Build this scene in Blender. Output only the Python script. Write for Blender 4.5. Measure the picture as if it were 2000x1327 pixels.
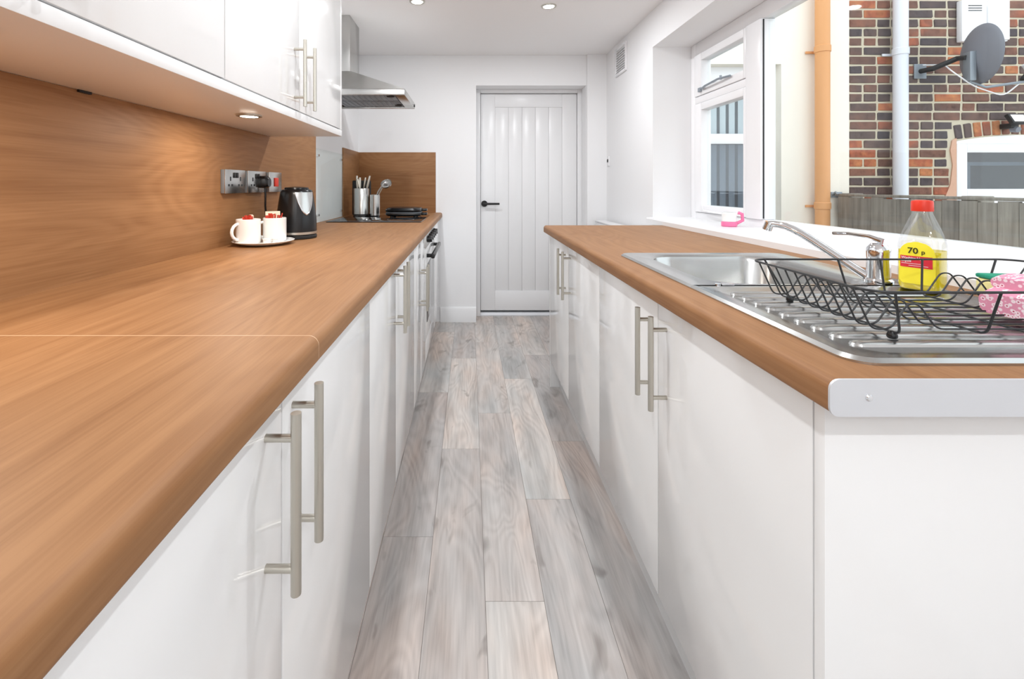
import bpy, bmesh, math, random
from mathutils import Vector, Matrix

for o in list(bpy.data.objects):
    bpy.data.objects.remove(o)
S = bpy.context.scene
C = S.collection
random.seed(7)
PI = math.pi

# ------------------------------------------------------------------ camera
F = 885.0                      # focal length in pixels of the 2000 x 1327 frame
VX, VY = 917.0, 362.0          # vanishing point of the room's length
HC = 1.13                      # eye height
cam_d = bpy.data.cameras.new('camera')
cam = bpy.data.objects.new('camera', cam_d)
C.objects.link(cam)
cam_d.sensor_width = 36.0
cam_d.sensor_fit = 'HORIZONTAL'
cam_d.lens = F / 2000.0 * 36.0
cam_d.shift_x = (1000.0 - VX) / 2000.0
cam_d.shift_y = (VY - 663.5) / 2000.0
cam_d.clip_start = 0.01
cam.location = (0, 0, HC)
cam.rotation_euler = (PI / 2, 0, 0)
S.camera = cam

# ------------------------------------------------------------------ light
w = bpy.data.worlds.new('overcast_sky')
S.world = w
w.use_nodes = True
bgn = w.node_tree.nodes['Background']
bgn.inputs[0].default_value = (0.90, 0.95, 1.0, 1)
bgn.inputs[1].default_value = 1.22
DOWNLIGHT_W = 4.9
PENDANT_FILL_W = 7.0
UNDERLIGHT_W = 1.3
vs = S.view_settings
vs.view_transform = 'Standard'
vs.look = 'None'
vs.exposure = 0.7
vs.gamma = 1.0
vs.use_curve_mapping = False


# ------------------------------------------------------------------ mesh helpers
class MB:
    def __init__(self):
        self.bm = bmesh.new()

    def _merge(self, t):
        me = bpy.data.meshes.new('t')
        t.to_mesh(me)
        t.free()
        self.bm.from_mesh(me)
        bpy.data.meshes.remove(me)

    def box(self, x0, x1, y0, y1, z0, z1, bev=0.0, seg=2):
        t = bmesh.new()
        v = [t.verts.new((x, y, z)) for x in (x0, x1) for y in (y0, y1) for z in (z0, z1)]
        for f in ((0, 1, 3, 2), (4, 6, 7, 5), (0, 4, 5, 1), (2, 3, 7, 6), (0, 2, 6, 4), (1, 5, 7, 3)):
            t.faces.new([v[i] for i in f])
        if bev > 0:
            bmesh.ops.bevel(t, geom=list(t.edges), offset=bev, segments=seg, affect='EDGES', profile=0.5)
        bmesh.ops.recalc_face_normals(t, faces=t.faces)
        self._merge(t)
        return self

    def loft(self, rings, closed=True, cap=True):
        b = self.bm
        R = [[b.verts.new(p) for p in r] for r in rings]
        n = len(R[0])
        fs = []
        for a, c in zip(R, R[1:]):
            for i in range(n if closed else n - 1):
                j = (i + 1) % n
                fs.append(b.faces.new((a[i], a[j], c[j], c[i])))
        if cap:
            fs.append(b.faces.new(list(reversed(R[0]))))
            fs.append(b.faces.new(R[-1]))
        bmesh.ops.recalc_face_normals(b, faces=fs)
        return self

    def cyl(self, p0, p1, r0, r1=None, seg=16):
        r1 = r0 if r1 is None else r1
        p0, p1 = Vector(p0), Vector(p1)
        d = (p1 - p0).normalized()
        u = d.orthogonal().normalized()
        v = d.cross(u)
        rings = []
        for p, r in ((p0, r0), (p1, r1)):
            rings.append([p + (u * math.cos(2 * PI * i / seg) + v * math.sin(2 * PI * i / seg)) * r for i in range(seg)])
        return self.loft(rings)

    def tube(self, pts, r, seg=8, closed=False):
        pts = [Vector(p) for p in pts]
        n = len(pts)
        tan = []
        for i in range(n):
            if closed:
                t = pts[(i + 1) % n] - pts[(i - 1) % n]
            else:
                t = pts[min(i + 1, n - 1)] - pts[max(i - 1, 0)]
            tan.append(t.normalized())
        u = tan[0].orthogonal().normalized()
        rings = []
        for i in range(n):
            if i:
                q = tan[i - 1].rotation_difference(tan[i])
                u = (q @ u).normalized()
            v = tan[i].cross(u)
            rr = r[i] if isinstance(r, (list, tuple)) else r
            rings.append([pts[i] + (u * math.cos(2 * PI * k / seg) + v * math.sin(2 * PI * k / seg)) * rr for k in range(seg)])
        if closed:
            rings.append(rings[0])
            return self.loft(rings, cap=False)
        return self.loft(rings)

    def lathe(self, prof, cx=0, cy=0, seg=28, sx=1.0, sy=1.0, cap=True):
        rings = [[(cx + r * sx * math.cos(2 * PI * i / seg), cy + r * sy * math.sin(2 * PI * i / seg), z) for i in range(seg)] for r, z in prof]
        return self.loft(rings, cap=cap)

    def prism(self, poly, axis, a0, a1):
        def P(p, a):
            return {'x': (a, p[0], p[1]), 'y': (p[0], a, p[1]), 'z': (p[0], p[1], a)}[axis]
        return self.loft([[P(p, a0) for p in poly], [P(p, a1) for p in poly]])

    def face(self, pts):
        self.bm.faces.new([self.bm.verts.new(p) for p in pts])
        return self

    def xf(self, m):
        self.bm.transform(m)
        return self


W = {}


def props(o, label=None, cat=None, group=None, kind=None):
    if label: o['label'] = label
    if cat: o['category'] = cat
    if group: o['group'] = group
    if kind: o['kind'] = kind
    return o


def thing(name, label, cat, loc=(0, 0, 0), group=None, rotz=0, kind=None):
    o = bpy.data.objects.new(name, None)
    o.empty_display_size = 0.05
    C.objects.link(o)
    o.location = loc
    o.rotation_euler = (0, 0, rotz)
    W[o] = Vector(loc)
    return props(o, label, cat, group, kind)


def obj(name, mb, mat, parent=None, local=False, label=None, cat=None, group=None, kind=None, sharp=35):
    """one mesh object; vertices are given in world space unless local"""
    me = bpy.data.meshes.new(name)
    bm = mb.bm
    if parent is not None:
        org = W[parent]
    else:
        xs = [v.co for v in bm.verts]
        lo = Vector((min(c.x for c in xs), min(c.y for c in xs), min(c.z for c in xs)))
        hi = Vector((max(c.x for c in xs), max(c.y for c in xs), max(c.z for c in xs)))
        org = Vector(((lo.x + hi.x) / 2, (lo.y + hi.y) / 2, lo.z))
    if not local:
        bm.transform(Matrix.Translation(-org))
    bm.to_mesh(me)
    bm.free()
    me.shade_smooth()
    me.set_sharp_from_angle(angle=math.radians(sharp))
    o = bpy.data.objects.new(name, me)
    C.objects.link(o)
    me.materials.append(mat)
    W[o] = org
    if parent is not None:
        o.parent = parent
    elif not local:
        o.location = org
    return props(o, label, cat, group, kind)


def copy_tree(o, parent=None):
    c = o.copy()
    C.objects.link(c)
    W[c] = W[o].copy()
    c.parent = parent
    for ch in [x for x in bpy.data.objects if x.parent == o]:
        copy_tree(ch, c)
    return c


def B(*a, **k):
    return MB().box(*a, **k)


def rrect(x0, x1, y0, y1, r, n=6):
    """rounded rectangle loop; r one radius or four (x0y0, x1y0, x1y1, x0y1)"""
    if not isinstance(r, (tuple, list)): r = (r,) * 4
    out = []
    for (cx, cy, a0), q in zip(((x0, y0, PI), (x1, y0, 1.5 * PI), (x1, y1, 0), (x0, y1, 0.5 * PI)), r):
        mx = cx + q if cx == x0 else cx - q
        my = cy + q if cy == y0 else cy - q
        for i in range(n + 1):
            a = a0 + 0.5 * PI * i / n
            out.append((mx + q * math.cos(a), my + q * math.sin(a)))
    return out


def text_mesh(s, size, bold=False):
    cu = bpy.data.curves.new('txt', 'FONT')
    cu.body = s
    cu.size = size
    cu.resolution_u = 3
    if bold: cu.offset = size * 0.02
    to = bpy.data.objects.new('txt', cu)
    C.objects.link(to)
    dg = bpy.context.evaluated_depsgraph_get()
    me = bpy.data.meshes.new_from_object(to.evaluated_get(dg))
    bpy.data.objects.remove(to)
    mb = MB()
    mb.bm.from_mesh(me)
    bpy.data.meshes.remove(me)
    return mb


# ------------------------------------------------------------------ materials
def srgb(r, g, b):
    f = lambda c: (c / 255 / 12.92) if c / 255 <= 0.04045 else ((c / 255 + 0.055) / 1.055) ** 2.4
    return (f(r), f(g), f(b), 1)


def mat(name, col, rough=0.5, metal=0.0, coat=0.0, bump=0.0, bscale=60, trans=0.0, ior=1.45, spec=0.5, emit=None, estr=0.0, var=0.0):
    m = bpy.data.materials.new(name)
    m.use_nodes = True
    nt = m.node_tree
    p = nt.nodes['Principled BSDF']
    if len(col) == 3: col = srgb(*col)
    p.inputs['Base Color'].default_value = col
    p.inputs['Roughness'].default_value = rough
    p.inputs['Metallic'].default_value = metal
    p.inputs['Coat Weight'].default_value = coat
    p.inputs['Coat Roughness'].default_value = 0.04
    p.inputs['Transmission Weight'].default_value = trans
    p.inputs['IOR'].default_value = ior
    p.inputs['Specular IOR Level'].default_value = 0.3 if name.startswith('oak') else spec
    if emit:
        p.inputs['Emission Color'].default_value = emit
        p.inputs['Emission Strength'].default_value = estr
    if bump > 0 or var > 0:
        tc = nt.nodes.new('ShaderNodeNewGeometry')
        n = nt.nodes.new('ShaderNodeTexNoise')
        n.inputs['Scale'].default_value = bscale
        n.inputs['Detail'].default_value = 4
        nt.links.new(tc.outputs['Position'], n.inputs['Vector'])
        if bump > 0:
            b = nt.nodes.new('ShaderNodeBump')
            b.inputs['Strength'].default_value = bump
            b.inputs['Distance'].default_value = 0.002
            nt.links.new(n.outputs['Fac'], b.inputs['Height'])
            nt.links.new(b.outputs['Normal'], p.inputs['Normal'])
        if var > 0:
            mx = nt.nodes.new('ShaderNodeMix')
            mx.data_type = 'RGBA'
            mx.inputs['A'].default_value = tuple(c * (1 - var) for c in col[:3]) + (1,)
            mx.inputs['B'].default_value = tuple(min(1, c * (1 + var)) for c in col[:3]) + (1,)
            nt.links.new(n.outputs['Fac'], mx.inputs['Factor'])
            nt.links.new(mx.outputs['Result'], p.inputs['Base Color'])
    return m


class NG:
    def __init__(self, m):
        self.nt = m.node_tree

    def n(self, t, **k):
        x = self.nt.nodes.new(t)
        for a, b in k.items(): setattr(x, a, b)
        return x

    def l(self, a, b):
        self.nt.links.new(a, b)

    def scale(self, vec, s, off=None):
        x = self.n('ShaderNodeVectorMath', operation='MULTIPLY')
        self.l(vec, x.inputs[0])
        x.inputs[1].default_value = s
        o = x.outputs[0]
        if off is not None:
            y = self.n('ShaderNodeVectorMath', operation='ADD')
            self.l(o, y.inputs[0])
            self.l(off, y.inputs[1])
            o = y.outputs[0]
        return o

    def noise(self, vec, scale=1.0, detail=3, rough=0.5, dist=0.0):
        x = self.n('ShaderNodeTexNoise')
        x.inputs['Scale'].default_value = scale
        x.inputs['Detail'].default_value = detail
        x.inputs['Roughness'].default_value = rough
        x.inputs['Distortion'].default_value = dist
        self.l(vec, x.inputs['Vector'])
        return x.outputs['Fac']

    def math(self, op, a, b=None, c=None):
        x = self.n('ShaderNodeMath', operation=op)
        for i, q in enumerate((a, b, c)):
            if q is None: continue
            if isinstance(q, (int, float)): x.inputs[i].default_value = q
            else: self.l(q, x.inputs[i])
        return x.outputs[0]

    def mix(self, f, a, b, blend='MIX'):
        x = self.n('ShaderNodeMix', data_type='RGBA', blend_type=blend)
        for k, q in (('Factor', f), ('A', a), ('B', b)):
            if isinstance(q, (int, float)): x.inputs[k].default_value = q
            elif isinstance(q, tuple): x.inputs[k].default_value = q
            else: self.l(q, x.inputs[k])
        return x.outputs['Result']

    def ramp(self, f, stops, interp='LINEAR'):
        x = self.n('ShaderNodeValToRGB')
        x.color_ramp.interpolation = interp
        e = x.color_ramp.elements
        while len(e) < len(stops): e.new(0.5)
        for q, (p, c) in zip(e, stops):
            q.position = p
            q.color = c
        self.l(f, x.inputs[0])
        return x.outputs[0]


def oak(name, axis, light=(160, 117, 79), dark=(126, 84, 50), rough=0.5):
    m = mat(name, light, rough)
    g = NG(m)
    p = m.node_tree.nodes['Principled BSDF']
    pos = g.n('ShaderNodeNewGeometry').outputs['Position']
    al = 'xyz'.index(axis)
    v = lambda ac, a: tuple(a if i == al else ac for i in range(3))
    n1 = g.noise(g.scale(pos, v(3.6, 0.75)), 1, 2, 0.45, 0.35)
    rings = g.math('MULTIPLY_ADD', g.math('SINE', g.math('MULTIPLY', n1, 140.0)), 0.5, 0.5)
    n2 = g.noise(g.scale(pos, v(210, 5)), 1, 3, 0.6)
    n3 = g.noise(g.scale(pos, v(42, 1.5)), 1, 4, 0.6)
    n4 = g.noise(g.scale(pos, v(7, 3)), 1, 3, 0.5)
    ringm = g.math('MULTIPLY', rings, g.math('SMOOTHSTEP' if False else 'MULTIPLY', n4, 0.20))
    f = g.math('ADD', g.math('MULTIPLY', n2, 0.55), g.math('MULTIPLY', n3, 0.62))
    f = g.math('SUBTRACT', g.math('ADD', f, g.math('MULTIPLY', n1, 0.35)), ringm)
    d, l_ = srgb(*dark), srgb(*light)
    md = tuple((a + b) / 2 for a, b in zip(d, l_))
    col = g.ramp(f, [(0.30, d), (0.60, md), (0.88, l_)])
    g.l(col, p.inputs['Base Color'])
    bp = g.n('ShaderNodeBump')
    bp.inputs['Strength'].default_value = 0.06
    bp.inputs['Distance'].default_value = 0.001
    g.l(n2, bp.inputs['Height'])
    g.l(bp.outputs[0], p.inputs['Normal'])
    return m


def plank_mat():
    m = mat('grey_oak_vinyl', (196, 189, 184), 0.42)
    g = NG(m)
    p = m.node_tree.nodes['Principled BSDF']
    oi = g.n('ShaderNodeObjectInfo')
    pos = g.n('ShaderNodeNewGeometry').outputs['Position']
    off = g.n('ShaderNodeVectorMath', operation='SCALE')
    cmb = g.n('ShaderNodeCombineXYZ')
    g.l(oi.outputs['Random'], cmb.inputs[0]); g.l(oi.outputs['Random'], cmb.inputs[1]); g.l(oi.outputs['Random'], cmb.inputs[2])
    g.l(cmb.outputs[0], off.inputs[0])
    off.inputs['Scale'].default_value = 57.0
    o = off.outputs[0]
    n1 = g.noise(g.scale(pos, (5.0, 1.15, 1), o), 1, 2, 0.5, 0.5)
    rings = g.math('MULTIPLY_ADD', g.math('SINE', g.math('MULTIPLY', n1, 110.0)), 0.5, 0.5)
    n2 = g.noise(g.scale(pos, (150, 6, 1), o), 1, 3, 0.6)
    n3 = g.noise(g.scale(pos, (16, 1.6, 1), o), 1, 4, 0.6)
    n5 = g.noise(g.scale(pos, (6, 1.7, 1), o), 1, 3, 0.55)
    knot = g.noise(g.scale(pos, (13, 6, 1), o), 1, 2, 0.5, 0.8)
    f = g.math('ADD', g.math('MULTIPLY', n3, 0.7), g.math('MULTIPLY', n2, 0.3))
    f = g.math('SUBTRACT', f, g.math('MULTIPLY', rings, g.math('MULTIPLY', n5, 0.17)))
    base = g.ramp(f, [(0.22, srgb(166, 160, 157)), (0.44, srgb(202, 198, 196)), (0.68, srgb(228, 225, 223))])
    tint = g.ramp(n5, [(0.30, srgb(207, 214, 217)), (0.5, srgb(236, 232, 229)), (0.68, srgb(250, 233, 222))])
    col = g.mix(0.75, base, tint, 'MULTIPLY')
    per = g.ramp(oi.outputs['Random'], [(0.0, (0.86, 0.85, 0.85, 1)), (0.5, (1.0, 0.985, 0.97, 1)), (1.0, (1.14, 1.12, 1.09, 1))])
    col = g.mix(1.0, col, per, 'MULTIPLY')
    kf = g.ramp(knot, [(0.0, (1, 1, 1, 1)), (0.63, (1, 1, 1, 1)), (0.74, (0.55, 0.53, 0.51, 1))])
    col = g.mix(0.8, col, kf, 'MULTIPLY')
    br = g.n('ShaderNodeBrightContrast')
    g.l(col, br.inputs[0])
    br.inputs[1].default_value = 0.0
    g.l(br.outputs[0], p.inputs['Base Color'])
    bp = g.n('ShaderNodeBump')
    bp.inputs['Strength'].default_value = 0.05
    bp.inputs['Distance'].default_value = 0.001
    g.l(n2, bp.inputs['Height'])
    g.l(bp.outputs[0], p.inputs['Normal'])
    return m


def brick_mat(island=False):
    m = mat('stock_brick', (120, 90, 80), 0.9)
    g = NG(m)
    p = m.node_tree.nodes['Principled BSDF']
    oi = g.n('ShaderNodeObjectInfo')
    pos = g.n('ShaderNodeNewGeometry').outputs['Position']
    n = g.noise(pos, 22, 5, 0.65)
    n2 = g.noise(pos, 7.0, 3, 0.5)
    rnd = g.n('ShaderNodeNewGeometry').outputs['Random Per Island'] if island else oi.outputs['Random']
    r = g.math('ADD', rnd, g.math('MULTIPLY_ADD', n2, 0.5, -0.25))
    base = g.ramp(r, [(0.0, srgb(80, 74, 78)), (0.35, srgb(98, 82, 78)), (0.58, srgb(116, 86, 76)), (0.76, srgb(132, 92, 78)),
                      (0.90, srgb(166, 96, 72)), (1.0, srgb(186, 124, 84))])
    v = g.ramp(n, [(0.28, (0.62, 0.60, 0.60, 1)), (0.5, (1, 1, 1, 1)), (0.72, (1.25, 1.2, 1.12, 1))])
    g.l(g.mix(1.0, base, v, 'MULTIPLY'), p.inputs['Base Color'])
    bp = g.n('ShaderNodeBump')
    bp.inputs['Strength'].default_value = 0.6
    bp.inputs['Distance'].default_value = 0.006
    g.l(n, bp.inputs['Height'])
    g.l(bp.outputs[0], p.inputs['Normal'])
    return m


def pane_mat(name, tint=(0.97, 0.985, 0.98, 1), gl=0.03):
    m = bpy.data.materials.new(name)
    m.use_nodes = True
    nt = m.node_tree
    nt.nodes.remove(nt.nodes['Principled BSDF'])
    t = nt.nodes.new('ShaderNodeBsdfTransparent')
    t.inputs[0].default_value = tint
    s = nt.nodes.new('ShaderNodeBsdfGlossy')
    s.inputs['Roughness'].default_value = 0.02
    x = nt.nodes.new('ShaderNodeMixShader')
    x.inputs[0].default_value = gl
    nt.links.new(t.outputs[0], x.inputs[1])
    nt.links.new(s.outputs[0], x.inputs[2])
    nt.links.new(x.outputs[0], nt.nodes['Material Output'].inputs[0])
    return m


def board_mat():
    m = mat('weathered_board', (140, 134, 128), 0.9)
    g = NG(m)
    p = m.node_tree.nodes['Principled BSDF']
    oi = g.n('ShaderNodeObjectInfo')
    pos = g.n('ShaderNodeNewGeometry').outputs['Position']
    n = g.noise(g.scale(pos, (40, 40, 2)), 1, 4, 0.6)
    n2 = g.noise(g.scale(pos, (6, 6, 3)), 1, 3, 0.6)
    col = g.ramp(g.math('ADD', g.math('MULTIPLY', n, 0.6), g.math('MULTIPLY', n2, 0.4)), [(0.25, srgb(110, 104, 98)), (0.5, srgb(150, 144, 136)), (0.75, srgb(180, 174, 164))])
    per = g.ramp(oi.outputs['Random'], [(0, (0.82, 0.82, 0.82, 1)), (1, (1.1, 1.1, 1.08, 1))])
    g.l(g.mix(1.0, col, per, 'MULTIPLY'), p.inputs['Base Color'])
    return m


def cloth_mat():
    m = mat('pink_pattern_cloth', (236, 190, 205), 0.9)
    g = NG(m)
    p = m.node_tree.nodes['Principled BSDF']
    tc = g.n('ShaderNodeTexCoord')
    v = g.n('ShaderNodeTexVoronoi')
    v.inputs['Scale'].default_value = 150
    g.l(tc.outputs['Object'], v.inputs['Vector'])
    col = g.ramp(v.outputs['Distance'], [(0.0, srgb(190, 80, 110)), (0.16, srgb(190, 80, 110)), (0.22, srgb(248, 232, 236)), (0.42, srgb(246, 220, 228)), (0.5, srgb(226, 150, 175))])
    g.l(col, p.inputs['Base Color'])
    return m


M = {}
M['wall'] = mat('white_emulsion', (245, 245, 246), 0.7, bump=0.05, bscale=90)
M['ceil'] = mat('ceiling_white', (250, 249, 249), 0.8)
M['gloss'] = mat('gloss_white_door', (240, 240, 240), 0.10, coat=0.3)
M['carc'] = mat('white_board', (238, 238, 238), 0.35)
M['satin'] = mat('white_satin_paint', (240, 240, 241), 0.28)
M['upvc'] = mat('white_upvc', (244, 244, 246), 0.25)
M['oak'] = oak('oak_laminate_long', 'y')
M['oakx'] = oak('oak_laminate_cross', 'x', (159, 115, 77), (126, 83, 48))
M['joint'] = mat('pale_joint_strip', (208, 172, 138), 0.4)
M['plank'] = plank_mat()
M['subfloor'] = mat('plank_joint', (150, 142, 136), 0.8)
M['nickel'] = mat('brushed_nickel', (200, 196, 186), 0.32, 1.0, bump=0.03, bscale=400)
M['steel'] = mat('stainless_steel', (200, 200, 198), 0.26, 1.0, bump=0.02, bscale=300)
M['sink'] = mat('sink_steel', (190, 191, 190), 0.24, 1.0, bump=0.05, bscale=45)
M['chrome'] = mat('chrome', (225, 227, 230), 0.06, 1.0)
M['alu'] = mat('satin_aluminium', (214, 216, 220), 0.45, 0.55)
M['black'] = mat('black_plastic', (22, 22, 24), 0.25)
M['blackm'] = mat('black_matt', (28, 28, 29), 0.5)
M['wire'] = mat('black_coated_wire', (40, 42, 44), 0.4)
M['hob'] = mat('black_hob_glass', (14, 14, 16), 0.04, coat=0.5)
M['ceramic'] = mat('white_ceramic', (244, 243, 241), 0.12, coat=0.4)
M['red'] = mat('red_plastic', (226, 56, 34), 0.35)
M['redpaper'] = mat('red_paper', (196, 62, 44), 0.6, var=0.2, bscale=120)
M['cream'] = mat('cream_paper', (240, 222, 200), 0.6)
M['yellow'] = mat('yellow_label', (255, 238, 60), 0.4)
M['redlabel'] = mat('red_label', (220, 50, 66), 0.4)
M['ink'] = mat('dark_ink', (66, 60, 20), 0.5)
M['white'] = mat('white_print', (248, 240, 240), 0.5)
M['liquid'] = mat('yellow_liquid', (255, 230, 10), 0.15)
M['clear'] = pane_mat('clear_plastic', (0.95, 0.96, 0.96, 1), 0.15)
M['pane'] = pane_mat('window_glass')
M['panel_glass'] = pane_mat('splash_glass', (0.97, 0.985, 0.98, 1), 0.06)
M['panedark'] = pane_mat('reflective_glass', (0.72, 0.75, 0.78, 1), 0.10)
M['lamp'] = mat('lamp_lens', (255, 250, 235), 0.4, emit=(1, 0.93, 0.80, 1), estr=14)
M['lampglobe'] = pane_mat('opal_globe', (.95, .95, .95, 1), .05)
M['render'] = mat('cream_render', (244, 238, 226), 0.9, bump=0.4, bscale=45, var=0.02)
M['mortar'] = mat('mortar', (204, 194, 172), 0.95, bump=0.5, bscale=120, var=0.08)
M['brick'] = brick_mat()
M['patch'] = mat('pink_mortar_patch', (212, 170, 146), 0.95, bump=0.5, bscale=60, var=0.08)
M['orangepipe'] = mat('terracotta_pipe', (222, 160, 104), 0.45)
M['greypipe'] = mat('white_grey_pipe', (226, 230, 238), 0.4)
M['dish'] = mat('grey_dish', (128, 131, 140), 0.45)
M['galv'] = mat('galvanised_bracket', (150, 158, 166), 0.45, 0.6)
M['board'] = board_mat()
M['paving'] = mat('concrete_paving', (205, 202, 196), 0.9, bump=0.3, bscale=30, var=0.06)
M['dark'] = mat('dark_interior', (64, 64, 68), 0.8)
M['blind'] = mat('pale_blue_blind', (206, 214, 222), 0.7)
M['netting'] = mat('grey_net', (168, 172, 180), 0.9)
M['pink'] = mat('pink_gel', (240, 120, 165), 0.3)
M['green'] = mat('green_scourer', (40, 150, 120), 0.9, bump=0.6, bscale=500)
M['sponge'] = mat('cream_sponge', (240, 228, 160), 0.9, bump=0.5, bscale=300)
M['cloth'] = cloth_mat()
M['greyfab'] = mat('grey_label', (190, 196, 192), 0.6)

# ------------------------------------------------------------------ key measures
ZW, TW = 0.904, 0.040           # worktop height and thickness
XL, XLW = -0.92, -0.226         # left wall, left worktop front
XR, XRW = 1.127, 0.418          # right wall, right worktop front
YB, YN = 3.75, -1.9             # far wall, near wall
ZC = 2.206                      # ceiling
XG = 1.385                      # window plane in the right wall
XO = 1.44                       # outer face of right wall

# ------------------------------------------------------------------ setting: shell
fl = thing('floor', 'pale grey wood-effect plank floor down the aisle', 'floor', (0, 1, 0), kind='structure')
obj('floor_base', B(XL - .1, XR + .1, YN - .1, 4.1, -0.05, -0.0022), M['subfloor'], fl)
PWD, PLN = 0.16, 1.015
rows = {0: 1.456, 1: 1.942, 2: 1.23, 3: 1.63, 4: 2.0}
x = -0.277 - 4 * PWD
ri = -4
while x < XR + .02:
    start = rows.get(ri, 1.1 + (ri * 0.377) % 1.0)
    y = start - 4 * PLN
    while y < 3.9:
        y0, y1 = max(y, YN), min(y + PLN, 3.98)
        x0, x1 = max(x, XL), min(x + PWD, XR)
        if y1 - y0 > 0.02 and x1 - x0 > 0.01:
            obj('plank', B(x0 + .0005, x1 - .0005, y0 + .0005, y1 - .0005, -0.0022, 0.0, bev=0.0004, seg=1), M['plank'], fl)
        y += PLN
    x += PWD
    ri += 1

obj('ceiling', B(XL - .15, XO, YN - .15, 4.1, ZC, ZC + .1), M['ceil'], label='plain white ceiling with recessed downlights', cat='ceiling', kind='structure')
obj('wall_left', B(XL - .15, XL, YN - .15, 4.1, -.05, ZC), M['wall'], label='white left wall behind the long worktop', cat='wall', kind='structure')
# far wall with the door recess
DX0, DX1, DZ = 0.055, 0.966, 1.956
m_ = MB().box(XL, DX0, YB, 4.1, -.05, ZC).box(DX1, XR, YB, 4.1, -.05, ZC).box(DX0, DX1, YB, 4.1, DZ, ZC).box(DX0, DX1, 3.99, 4.1, -.05, DZ)
obj('wall_far', m_, M['wall'], label='white far wall with a recessed doorway', cat='wall', kind='structure')
obj('trim_1', B(DX1 + .002, XR, YB - .028, YB, 0, ZC), M['wall'], label='white boxed-out strip of wall right of the door', cat='wall trim', kind='structure')
# right wall with the window opening
WY0, WY1, WZ0, WZ1 = 0.35, 2.786, 0.895, 1.98
m_ = MB().box(XR, XO, YN - .15, WY0, -.05, ZC).box(XR, XO, WY1, 4.1, -.05, ZC).box(XR, XO, WY0, WY1, -.05, WZ0).box(XR, XO, WY0, WY1, WZ1, ZC)
obj('wall_right', m_, M['wall'], label='white right wall around the deep window recess', cat='wall', kind='structure')
# near wall behind the viewer, with unseen glazed doors added to let daylight in
GX0, GX1, GZ = -0.35, 0.45, 2.0
m_ = MB().box(XL, GX0, YN - .15, YN, -.05, ZC).box(GX1, XR, YN - .15, YN, -.05, ZC).box(GX0, GX1, YN - .15, YN, GZ, ZC)
obj('wall_near', m_, M['wall'], label='white near wall around the added glazed doors', cat='wall', kind='structure')
gd = thing('added_daylight_door', 'unseen white glazed double doors added in the near wall for daylight', 'door', (0.05, YN - .08, 0), kind='structure')
for a, b in ((GX0, 0.05), (0.05, GX1)):
    obj('door_leaf', MB().box(a, a + .07, YN - .1, YN - .05, 0, GZ, .004).box(b - .07, b, YN - .1, YN - .05, 0, GZ, .004)
        .box(a + .07, b - .07, YN - .1, YN - .05, 0, .12).box(a + .07, b - .07, YN - .1, YN - .05, GZ - .07, GZ), M['upvc'], gd)
    obj('pane', B(a + .07, b - .07, YN - .078, YN - .072, .12, GZ - .07), M['pane'], gd)

# skirting
obj('baseboard_far', MB().prism([(YB, 0), (YB - .016, 0), (YB - .016, .105), (YB - .008, .122), (YB, .122)], 'x', -0.24, DX0), M['satin'],
    label='white skirting board left of the door', cat='skirting', kind='structure')
# door frame and door
fr = MB()
YD = 3.93
fr.box(DX0, 0.094, YD - .03, YD + .055, 0, DZ, .003).box(0.932, DX1, YD - .03, YD + .055, 0, DZ, .003).box(0.094, 0.932, YD - .03, YD + .055, 1.926, DZ, .003)
obj('trim_2', fr, M['satin'], label='white wooden door lining inside the recess', cat='door frame', kind='structure')
obj('trim_3', MB().prism([(YD - .02, 0), (YD + .055, 0), (YD + .055, .026), (YD + .0, .026), (YD - .02, .008)], 'x', 0.094, 0.932), M['alu'],
    label='metal threshold strip under the white door', cat='threshold', kind='structure')
dr = thing('door_1', 'white cottage-style boarded door with a black lever handle', 'door', (0.513, YD, 0.03), kind='structure')
dx0, dx1, dz0, dz1 = 0.097, 0.929, 0.045, 1.922
obj('stile', MB().box(dx0, dx0 + .125, YD, YD + .04, dz0, dz1, .002), M['satin'], dr)
obj('stile', MB().box(dx1 - .125, dx1, YD, YD + .04, dz0, dz1, .002), M['satin'], dr)
obj('rail', B(dx0 + .125, dx1 - .125, YD, YD + .04, dz1 - .115, dz1, .002), M['satin'], dr)
obj('rail', B(dx0 + .125, dx1 - .125, YD, YD + .04, dz0, dz0 + .17, .002), M['satin'], dr)
nb = 5
bw = (dx1 - dx0 - .25) / nb
for i in range(nb):
    a = dx0 + .125 + i * bw
    obj('board', B(a + .0005, a + bw - .0005, YD + .006, YD + .034, dz0 + .17, dz1 - .115, .0022), M['satin'], dr)
obj('backing', B(dx0 + .125, dx1 - .125, YD + .030, YD + .036, dz0 + .17, dz1 - .115), M['satin'], dr)
hx, hz = (946 - VX) * YD / F, HC - (398 - VY) * YD / F
h = MB().cyl((hx, YD, hz), (hx, YD - .012, hz), .027, seg=24).cyl((hx, YD - .01, hz), (hx, YD - .05, hz), .010)
h.tube([(hx - .006, YD - .048, hz), (hx + .06, YD - .05, hz), (hx + .128, YD - .048, hz)], [.0105, .0095, .009], 10)
obj('handle', h, M['blackm'], dr, label='matt black lever handle on a round rose')

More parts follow.
